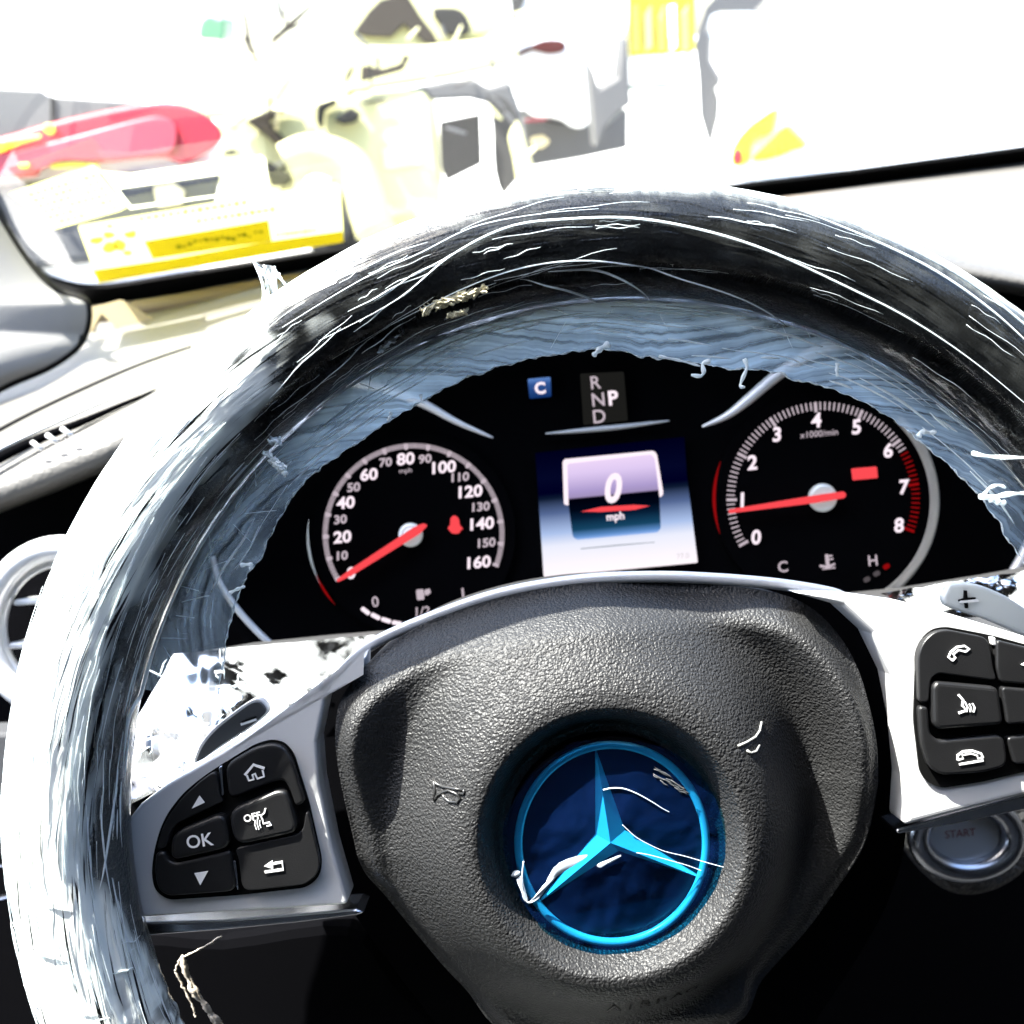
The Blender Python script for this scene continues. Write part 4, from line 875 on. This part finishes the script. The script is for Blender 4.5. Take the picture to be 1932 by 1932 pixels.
for k in range(170):
    dg = random.choice((random.uniform(25, 140), random.uniform(85, 135), random.uniform(140, 200)))
    th = math.radians(dg); ph = math.radians(random.uniform(35, 175) if dg < 140 else random.uniform(20, 165)); ln = random.uniform(.006, .032) * (1 if dg < 140 else 1.4); sl_ = random.uniform(-.08, .12) + (.35 if 95 < dg < 130 and random.random() < .5 else 0)
    w_ = random.choice((.00006, .00008, .0001, .00018)); pts = []
    wob = random.uniform(0, 9)
    for q in range(9):
        t_ = q / 8 - .5; pts.append(rimpt(th + t_ * ln / .17 * 1.0, ph + t_ * ln / RM * sl_ * .35 + .014 * math.sin(wob + q * 1.3), .0014))
    ridge(pts, w_)
for k in range(170):                                             # tight streaks down the left side
    th = math.radians(random.uniform(138, 205)); ph = math.radians(random.uniform(25, 170)); ln = random.uniform(.006, .03); sl_ = random.uniform(-.06, .06); w_ = random.choice((.00007, .0001, .00015, .00024))
    ridge([rimpt(th + (q / 6 - .5) * ln / .17, ph + (q / 6 - .5) * ln / RM * sl_, .0016) for q in range(7)], w_)
def arc_px(pts, w_, lift=.0016, jit=0):
    c = catmull(pts, 10, False); out = []
    for p in c:
        dx, dy = (p.x - RC[0]) / F * RD, (RC[1] - p.y) / F * RD; r = math.hypot(dx, dy); th = math.atan2(dy, dx)
        cs = max(-1, min(1, (r - RCL) / RM)); out.append(rimpt(th + random.uniform(-jit, jit), math.acos(cs), lift))
    ridge(out, w_ * .65, 5)
arc_px([(560, 640), (640, 590), (720, 545), (800, 510), (900, 462), (1010, 440), (1120, 430)], .00022)
arc_px([(620, 660), (760, 585), (860, 510), (960, 462), (1060, 448), (1180, 446), (1300, 465), (1420, 500), (1560, 560), (1680, 620), (1800, 700), (1932, 810)], .0005)
arc_px([(640, 690), (760, 620), (880, 560), (1000, 522), (1120, 512), (1240, 530), (1400, 570), (1560, 640), (1700, 720), (1820, 810), (1932, 920)], .0004)
arc_px([(980, 545), (1060, 552), (1130, 562), (1190, 570)], .0006)
arc_px([(1480, 430), (1600, 480), (1720, 540), (1830, 620), (1932, 720)], .0005)
arc_px([(1560, 440), (1680, 495), (1790, 560), (1932, 680)], .0007)
arc_px([(1030, 530), (1100, 528), (1160, 535), (1230, 560)], .0006)
arc_px([(300, 1240), (330, 1150), (380, 1060), (450, 960), (520, 880)], .0007); arc_px([(235, 1420), (250, 1330), (290, 1240), (350, 1130)], .0009)
arc_px([(215, 1650), (222, 1540), (230, 1440)], .0006)
for k in range(34):                                              # crumpled lumps low on the left
    dg = random.uniform(186, 226); th = math.radians(dg); ph = math.radians(random.uniform(20, 160)); pts = []
    for q in range(5):
        t_ = q / 4 - .5; pts.append(rimpt(th + t_ * random.uniform(.0, .02), ph + t_ * random.uniform(.2, .5), .0016))
    ridge(pts, random.uniform(.00012, .0004))
tag(mb.build('wrinkles', M['wrinkle'], wf), kind='stuff')

# stretched skirt of film inside the rim
edge_px = [(400, 1330), (415, 1230), (430, 1150), (453, 1096), (489, 1044), (506, 1001), (528, 964), (552, 924), (587, 890), (604, 876), (675, 829), (771, 767), (851, 721), (953, 683), (1056, 662), (1137, 652), (1249, 672), (1380, 690), (1484, 699), (1509, 712), (1585, 729), (1686, 779), (1737, 820), (1821, 890), (1881, 954), (1921, 1021), (1990, 1120), (2020, 1200)]
tab = sorted((math.degrees(math.atan2(RC[1] - y, x - RC[0])), math.hypot(x - RC[0], y - RC[1])) for x, y in edge_px)
n1 = 700; nr = 9; rows = []; uv = []; milk = []; edge_pts = []
a_lo, a_hi = tab[0][0], 167
for i in range(n1 + 1):
    dg = a_lo + (a_hi - a_lo) * i / n1; th = math.radians(dg)
    rin = interp(tab, dg) + 6 * fbm(dg * .5, 1, 0, 2) + 1.2 * fbm(dg * 3, 7, 0, 2)
    rin = rin / F * RD; rout = RCL - RM * .75; row = []
    for j in range(nr + 1):
        t_ = j / nr; r = lerp(rout, rin, t_); z = -.002 - .004 * t_ + .0009 * fbm(dg * .35, t_ * 9 + dg * .05, 3, 3) * (1 - .3 * t_)
        row.append(CTR + RT * (r * math.cos(th)) + UP * (r * math.sin(th)) - FW * z)
        uv.append((th * .15, t_ * .022 + .03 * math.sin(th * 3)))
        base = .72 - .42 * sm(124, 142, dg) - .3 * (1 - sm(30, 48, dg))
        milk.append(base + .28 * fbm(dg * .12, t_ * 3, 11, 3))
    edge_pts.append(row[-1]); rows.append(row)
V, Fc = grid(rows); mesh('film_skirt', V, Fc, M['film_strip'], wf, uv=uv, attr=milk)
mb = MB()
for i0 in range(0, n1 - 12, 9):
    seg_ = edge_pts[i0:i0 + 11]; w_ = random.uniform(.00012, .0004)
    V, Fc = tube_geo([p - FW * .0003 for p in seg_], lambda t_: w_ * (.6 + .4 * math.sin(t_ * 9)), 4); mb.add(V, Fc)
def ridge2(dg0, dg1, t0, t1, w_):
    pts = []
    for q in range(12):
        s_ = q / 11; dg = lerp(dg0, dg1, s_); th = math.radians(dg); rin = interp(tab, dg) / F * RD; rout = RCL - RM * .75
        r = lerp(rout, rin, lerp(t0, t1, s_)); pts.append(CTR + RT * (r * math.cos(th)) + UP * (r * math.sin(th)) + FW * .0004)
    V, Fc = tube_geo(pts, lambda t_: max(.00005, w_ * math.sin(math.pi * min(.97, max(.03, t_))) ** .5), 4); mb.add(V, Fc)
for k in range(120):
    dg0 = random.choice((random.uniform(48, 100), random.uniform(20, 150), random.uniform(100, 125))); ln = random.uniform(2, 13); t0 = random.uniform(.08, .97)
    ridge2(dg0, dg0 + ln, t0, min(.98, max(.05, t0 + random.uniform(-.05, .05))), random.choice((.00014, .0002, .0003, .00042)))
for k in range(26):                                              # cross creases
    dg0 = random.uniform(30, 165); t0 = random.uniform(.05, .6)
    ridge2(dg0, dg0 + random.uniform(-3, 3), t0, t0 + random.uniform(.2, .4), random.uniform(.00006, .00016))
tag(mb.build('skirt_wrinkles', M['wrinkle'], wf), kind='stuff')
def strand(pts, d, w_, name='torn_strand'):
    c = catmull(pts, 6, False); V, Fc = tube_geo([P(p.x, p.y, d) for p in c], lambda t_: w_ * (1 - .3 * t_) * (.85 + .25 * math.sin(t_ * 17)), 6); return mesh(name, V, Fc, M['wrinkle'], wf)
strand(zt([(1390, 1335), (1345, 1350), (1350, 1400), (1330, 1425), (1275, 1418)]), .295, .0008); strand(zt([(1595, 1320), (1612, 1370), (1585, 1440), (1572, 1485), (1600, 1492)]), .295, .0007)
strand(zt([(780, 1230), (735, 1255), (700, 1285), (682, 1305)]), .295, .0011); strand(zt([(1080, 1305), (1200, 1330), (1330, 1365)]), .295, .0005)
strand(z7([(885, 130), (880, 170), (885, 205)]), .295, .0007); strand(z7([(1340, 545), (1355, 515), (1400, 520), (1440, 515)]), .294, .0009)
strand(z7([(1680, 880), (1760, 880), (1850, 865), (1932, 860), (2020, 850)]), .293, .0009); strand(z7([(1700, 880), (1740, 830), (1790, 815), (1830, 830)]), .293, .0006)
strand(z7([(1740, 890), (1790, 910), (1830, 915)]), .293, .0012); strand(z7([(1640, 635), (1750, 655), (1932, 660), (2050, 655)]), .283, .0007)
strand(z5([(905, 350), (915, 400), (930, 400)]), .295, .0005); strand(z5([(715, 465), (705, 500), (690, 520)]), .295, .0006)
strand(z4([(1230, 1895), (1280, 1870), (1315, 1858)]), .295, .0006); strand(z4([(1290, 1745), (1350, 1742), (1340, 1770)]), .295, .0007)
# knotted lumps of film
def lump(pts, d, name='film_knot', h=.003, m_='wrinkle'):
    c = catmull(pts, 4); cx = sum(p.x for p in c) / len(c); cy = sum(p.y for p in c) / len(c); V = []; Fc = []; n = len(c)
    for ri, s_ in enumerate((1, .8, .5, .2)):
        for k, p in enumerate(c):
            V.append(P(cx + (p.x - cx) * s_, cy + (p.y - cy) * s_, d - h * (1 - s_ ** 2) - .0012 * fbm(p.x * .09, p.y * .09, ri, 3)))
    for ri in range(3):
        for k in range(n): Fc.append((ri * n + k, ri * n + (k + 1) % n, ri * n + n + (k + 1) % n, ri * n + n + k))
    Fc.append(tuple(3 * n + k for k in range(n))); return mesh(name, V, Fc, M[m_], wf)
def tangle(cx_, cy_, rx, ry, d, n, ang, m_='wrinkle'):
    mbx = MB(); ca, sa = math.cos(ang), math.sin(ang)
    for k in range(n):
        pts = []; t0 = random.uniform(-1, .4)
        for q in range(5):
            u_ = (t0 + q * .18 + random.uniform(-.07, .07)) * rx; v_ = random.uniform(-1, 1) * ry * (.35 if q % 2 else 1)
            pts.append(P(cx_ + u_ * ca - v_ * sa, cy_ + u_ * sa + v_ * ca, d - random.uniform(0, .003)))
        V, Fc = tube_geo([v for v in catmull(pts, 3, False)], lambda t_: random.uniform(.00015, .0005), 4); mbx.add(V, Fc)
    return tag(mbx.build('film_knot', M[m_], wf, smooth=False), kind='stuff')
c0 = z4([(1475, 1190)])[0]; tangle(c0[0], c0[1], 30, 9, .290, 22, .8); c0 = z4([(1470, 1080)])[0]; tangle(c0[0], c0[1], 14, 9, .290, 14, 0)
M['film_yellowed'] = film('yellowed_film', (.75, .72, .55), milk=.75, streak=(300, 300), use_attr=False, lo=.3, hi=.55, bdist=.002)
M['yellowed'] = mat('yellowed_wrap', (.55, .5, .34), .3)
tangle(852, 566, 62, 11, .284, 40, -.35, 'yellowed'); tangle(740, 640, 45, 8, .290, 18, -.75); tangle(862, 592, 20, 6, .285, 12, -.2, 'yellowed')
# tuft sticking up off the rim
tf = []
for k in range(7):
    t_ = k / 6
    tf.append(catmull([(505 + 30 * t_ - 60 * (1 - t_) * .2, 590 + 10 * t_), (497 + 25 * t_, 555 - 5 * t_), (492 + 30 * t_, 525 - 8 * math.sin(t_ * 9)), (478 + 60 * t_, 492 + 40 * t_ * t_ + 6 * math.sin(t_ * 7))], 5, False))
rows = [[P(q.x, q.y, .300 + .004 * math.sin(k * 1.7 + i * .4)) for i, q in enumerate(c_2)] for k, c_2 in enumerate(tf)]
V, Fc = grid(rows); n = len(V); mesh('film_tuft', V, Fc, film('tuft_film', (.85, .88, .88), milk=.6, use_attr=False, streak=(90, 400), gloss=.15), wf, uv=[((v - CTR).dot(RT), (v - CTR).dot(UP)) for v in V])
for k, c_2 in enumerate(tf): 
    if k % 2 == 0 or k == 5: V, Fc = tube_geo([P(q.x, q.y, .2985 + .004 * math.sin(k * 1.7 + i * .4)) for i, q in enumerate(c_2)], .0004, 4); mesh('tuft_crease', V, Fc, M['wrinkle'], wf)

# crumpled sheet over the column, left
cw = thing('column_wrap', 'crumpled clear plastic sheet draped over the column left of the hub', 'plastic wrap', P(480, 1500, .36))
def crumple(name, corners, d0, d1, nx, ny, amp, sc, m_, parent, seed=0, milk0=.7):
    rows = []; uv = []; mk = []
    for i in range(ny + 1):
        row = []
        for j in range(nx + 1):
            u_, v_ = j / nx, i / ny
            A, B, C_, D = [Vector(c) for c in corners]; p = (A * (1 - u_) + B * u_) * (1 - v_) + (D * (1 - u_) + C_ * u_) * v_
            f_ = fbm(p.x * sc, p.y * sc, seed, 2); g2 = abs(fbm(p.x * sc * .6 + 9, p.y * sc * .6, seed + 4, 3))
            row.append(P(p.x + 6 * f_, p.y + 5 * g2, lerp(d0, d1, v_) - amp * (abs(f_) + g2))); uv.append((p.x * .0002, p.y * .0002)); mk.append(max(.05, min(1, milk0 + .9 * f_)))
        rows.append(row)
    V, Fc = grid(rows); return mesh(name, V, Fc, M[m_], parent, uv=uv, attr=mk)
crumple('sheet', [(330, 1232), (780, 1190), (640, 1330), (232, 1395)], .400, .352, 80, 50, .007, .008, 'film_crumple', cw, 3, .55)
crumple('sheet', [(215, 1385), (520, 1345), (390, 1440), (225, 1530)], .350, .338, 60, 40, .006, .010, 'film_crumple', cw, 8, .5)
mb = MB()
for k in range(60):
    x, y = random.uniform(240, 600), random.uniform(1225, 1470)
    if y > 1520 - (x - 240) * .45 + 0 or y < 1225: continue
    a_ = random.uniform(0, math.pi); ln = random.uniform(12, 60)
    V, Fc = tube_geo([P(x + math.cos(a_) * ln * t_ + 3 * math.sin(t_ * 5), y + math.sin(a_) * ln * t_, .338) for t_ in (-.5, -.25, 0, .25, .5)], lambda t_: .00035 * math.sin(math.pi * (.05 + .9 * t_)), 4); mb.add(V, Fc)
tag(mb.build('sheet_creases', M['wrinkle'], cw), kind='stuff')
cr_ = thing('column_wrap', 'pale plastic sheet over the column behind the plus paddle', 'plastic wrap', P(1850, 1200, .36))
crumple('sheet', [(1660, 1118), (1960, 1072), (2060, 1180), (1780, 1160)], .40, .365, 50, 24, .005, .03, 'film_crumple', cr_, 5, .8)
# scrap below the left spoke
lw = thing('plastic_scrap', 'thin torn plastic scrap hanging in the dark below the left spoke', 'plastic scrap', P(370, 1900, .33))
for pts, w_ in ((z8([(1010, 1530), (930, 1580), (870, 1610), (820, 1640), (800, 1690)]), .0004), (z8([(830, 1620), (850, 1700), (880, 1780), (930, 1840), (960, 1880), (1000, 1932), (1040, 1990)]), .0012), (z8([(800, 1690), (830, 1760), (870, 1830), (890, 1900)]), .0004), (z8([(840, 1680), (900, 1780), (950, 1880), (990, 1950)]), .0006)):
    c = catmull(pts, 8, False); V, Fc = tube_geo([P(p.x + random.uniform(-2, 2), p.y, .33) for p in c], lambda t_: w_ * (.5 + .5 * abs(math.sin(t_ * 14))), 5); mesh('strand', V, Fc, bpy.data.materials.get('tan_scrap') or mat('tan_scrap', (.5, .44, .36), .4), lw)
# film sleeve end below the left spoke
crumple('sleeve_end', [(216, 1770), (256, 1768), (330, 1990), (210, 1990)], .318, .318, 20, 40, .003, .05, 'film_strip', wf, 2, .45)

# ------------------------------------------------------------------ blue film on the badge
bf = thing('badge_film', 'wrinkled blue protective film stuck over the round wheel badge', 'protective film', P(1155, 1790, HD))
fm = bpy.data.materials.new('blue_film'); fm.use_nodes = True; tt = fm.node_tree; bb = tt.nodes['Principled BSDF']
bb.inputs['Base Color'].default_value = (.002, .01, .05, 1); bb.inputs['Roughness'].default_value = .2
tr = N(fm, 'ShaderNodeBsdfTransparent'); tr.inputs[0].default_value = (.14, .70, 1.0, 1)
tc = N(fm, 'ShaderNodeTexCoord'); nz = N(fm, 'ShaderNodeTexNoise'); nz.inputs['Scale'].default_value = 42; nz.inputs['Detail'].default_value = 2; nz.inputs['Distortion'].default_value = .8
L(fm, tc.outputs['Object'], nz.inputs['Vector']); bp = N(fm, 'ShaderNodeBump'); bp.inputs['Strength'].default_value = .8; bp.inputs['Distance'].default_value = .004
L(fm, nz.outputs['Fac'], bp.inputs['Height']); L(fm, bp.outputs[0], bb.inputs['Normal'])
mx = N(fm, 'ShaderNodeMixShader'); mx.inputs[0].default_value = .34; L(fm, tr.outputs[0], mx.inputs[1]); L(fm, bb.outputs[0], mx.inputs[2]); L(fm, mx.outputs[0], tt.nodes['Material Output'].inputs[0])
outline = catmull(ze([(160, 880), (200, 740), (330, 520), (470, 400), (600, 290), (800, 262), (1000, 265), (1250, 310), (1450, 440), (1600, 640), (1665, 860), (1680, 1050), (1660, 1180), (1560, 1400), (1430, 1580), (1250, 1690), (1000, 1740), (800, 1740), (620, 1690), (430, 1540), (310, 1390), (220, 1210), (170, 1040)]), 6)
cx, cy = ec; rows = []
for j in range(26):
    s_ = j / 25; row = []
    for p in outline:
        x, y = cx + (p.x - cx) * s_, cy + (p.y - cy) * s_
        r = math.hypot(x - cx, y - cy) / 190
        h = .0066 - .0030 * sm(.1, .85, r) + .0006 * fbm(x * .02, y * .02, 3, 3) * sm(0, .3, r) - .001 * sm(.98, 1.12, r)
        row.append(P(x, y, BD) - FW * h)
    rows.append(row)
V, Fc = grid(rows, True); mesh('film_sheet', V, Fc, fm, bf)
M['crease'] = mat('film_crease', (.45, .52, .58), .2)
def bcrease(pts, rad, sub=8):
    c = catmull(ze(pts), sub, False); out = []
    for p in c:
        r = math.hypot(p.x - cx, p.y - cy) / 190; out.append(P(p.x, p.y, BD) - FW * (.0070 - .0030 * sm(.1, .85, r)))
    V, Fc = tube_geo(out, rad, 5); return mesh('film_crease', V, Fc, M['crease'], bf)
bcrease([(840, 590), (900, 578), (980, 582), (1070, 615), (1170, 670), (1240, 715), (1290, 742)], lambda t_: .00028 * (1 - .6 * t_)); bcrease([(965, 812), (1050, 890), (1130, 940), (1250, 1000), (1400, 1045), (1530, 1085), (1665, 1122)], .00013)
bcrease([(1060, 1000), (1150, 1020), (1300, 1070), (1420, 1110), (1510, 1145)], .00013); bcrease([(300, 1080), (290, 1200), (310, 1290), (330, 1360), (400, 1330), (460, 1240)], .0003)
def bpatch(pts, name='film_glint', m_='crease'):  # pale patches that paint the film's reflections as colour
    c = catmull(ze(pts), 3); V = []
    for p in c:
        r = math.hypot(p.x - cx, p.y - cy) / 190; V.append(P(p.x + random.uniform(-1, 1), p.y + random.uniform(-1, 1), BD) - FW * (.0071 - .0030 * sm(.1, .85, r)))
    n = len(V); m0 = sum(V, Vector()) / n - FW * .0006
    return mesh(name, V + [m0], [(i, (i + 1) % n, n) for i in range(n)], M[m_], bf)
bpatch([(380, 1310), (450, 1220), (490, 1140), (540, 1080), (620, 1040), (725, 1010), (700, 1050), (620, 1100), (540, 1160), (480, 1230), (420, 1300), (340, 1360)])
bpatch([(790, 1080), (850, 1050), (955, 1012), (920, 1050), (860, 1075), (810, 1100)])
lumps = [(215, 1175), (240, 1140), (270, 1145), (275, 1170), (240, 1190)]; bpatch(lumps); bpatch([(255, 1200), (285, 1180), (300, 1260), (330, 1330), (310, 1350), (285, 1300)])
M['glint_dull'] = mat('dull_film_glint', (.07, .075, .08), .3)  # for thin strips that paint a dull reflection on the film
def slivers(p0, p1, width, n, lmin, lmax, m_='glint_dull'):
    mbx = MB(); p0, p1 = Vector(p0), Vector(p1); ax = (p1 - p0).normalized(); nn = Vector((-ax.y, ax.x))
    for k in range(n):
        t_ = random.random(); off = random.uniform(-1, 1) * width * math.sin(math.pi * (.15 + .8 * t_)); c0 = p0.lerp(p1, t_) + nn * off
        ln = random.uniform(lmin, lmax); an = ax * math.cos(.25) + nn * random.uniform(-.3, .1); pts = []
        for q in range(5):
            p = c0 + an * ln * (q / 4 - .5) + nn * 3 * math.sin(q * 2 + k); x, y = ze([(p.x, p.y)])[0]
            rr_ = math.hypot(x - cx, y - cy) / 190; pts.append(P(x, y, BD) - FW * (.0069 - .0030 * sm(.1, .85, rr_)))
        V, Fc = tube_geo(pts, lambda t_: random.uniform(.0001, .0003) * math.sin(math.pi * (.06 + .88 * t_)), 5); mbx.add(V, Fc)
    return tag(mbx.build('glint_slivers', M[m_], bf), kind='stuff')
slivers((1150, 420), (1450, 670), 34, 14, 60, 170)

# ------------------------------------------------------------------ start button, lower right
sb = thing('start_button', 'round silver start button in a leather surround below the right spoke', 'start button', P(1830, 1700, .45))
SBc = (1822, 1578)
ring3('button_ring', SBc, 90, .45, .0052, 'chrome_dark', sb, .74); prism('button_face', circle(SBc[0], SBc[1], 72, 48, 54), .452, .01, M['silver'], sb, .002)
text('start_print', 'START', (1812, 1572), 14, .4515, mat('red_print', (.35, .1, .1), .5), sb)
ls = prism('surround', catmull([(1690, 1540), (1740, 1640), (1800, 1690), (1870, 1690), (1940, 1650), (2010, 1560), (1960, 1480), (1740, 1480)], 6), .462, .02, bump(mat('surround_leather', (.05, .05, .05), .4), 500, .9, .0012), sb, .006, 4)
# pale wedge low down
wd = prism('pale_wedge', z_ if 0 else [(1562, 1960), (1566, 1906), (1572, 1898), (1586, 1877), (1589, 1890), (1585, 1960)], .60, .02, mat('wedge_cream', (.75, .7, .55), .5, emit=None), None, .001)
tag(wd, 'small pale wedge showing in the dark at the bottom edge', 'trim')

# ------------------------------------------------------------------ unseen rest of the cabin, closed in to block light
cb_ = thing('cabin_shade', 'unseen dark cabin shell around the camera, closed in to shade the wheel', 'cabin', (0, 0, .4))
M['lining'] = mat('dark_lining', (.02, .02, .02), .9)
def box(name, x0, x1, y0, y1, z0, z1_, m_):
    V = [Vector((x, y, z)) for z in (z0, z1_) for y in (y0, y1) for x in (x0, x1)]
    return mesh(name, V, [(0, 2, 3, 1), (4, 5, 7, 6), (0, 1, 5, 4), (1, 3, 7, 5), (3, 2, 6, 7), (2, 0, 4, 6)], M[m_], cb_, smooth=False)
box('roof_lining', -.62, 1.02, -1.2, .06, 1.50, 1.54, 'lining')
box('seat_back', -.40, .40, -.40, -.32, .4, 1.42, 'lining')  # unseen, added to block light from behind the camera
box('rear_wall', -.62, 1.02, -1.24, -1.2, .4, 1.5, 'lining')
box('side_blocker', -.66, -.625, -1.2, -.04, .90, 1.5, 'lining')  # unseen, made wide to block light from the left rear
box('right_side', 1.0, 1.04, -1.2, .8, .4, 1.50, 'lining')  # unseen, left solid without a window to keep light out
box('door', -.66, -.62, -1.2, .75, .4, .90, 'lining')
box('floor', -.62, 1.0, -1.2, 1.0, .38, .40, 'lining')
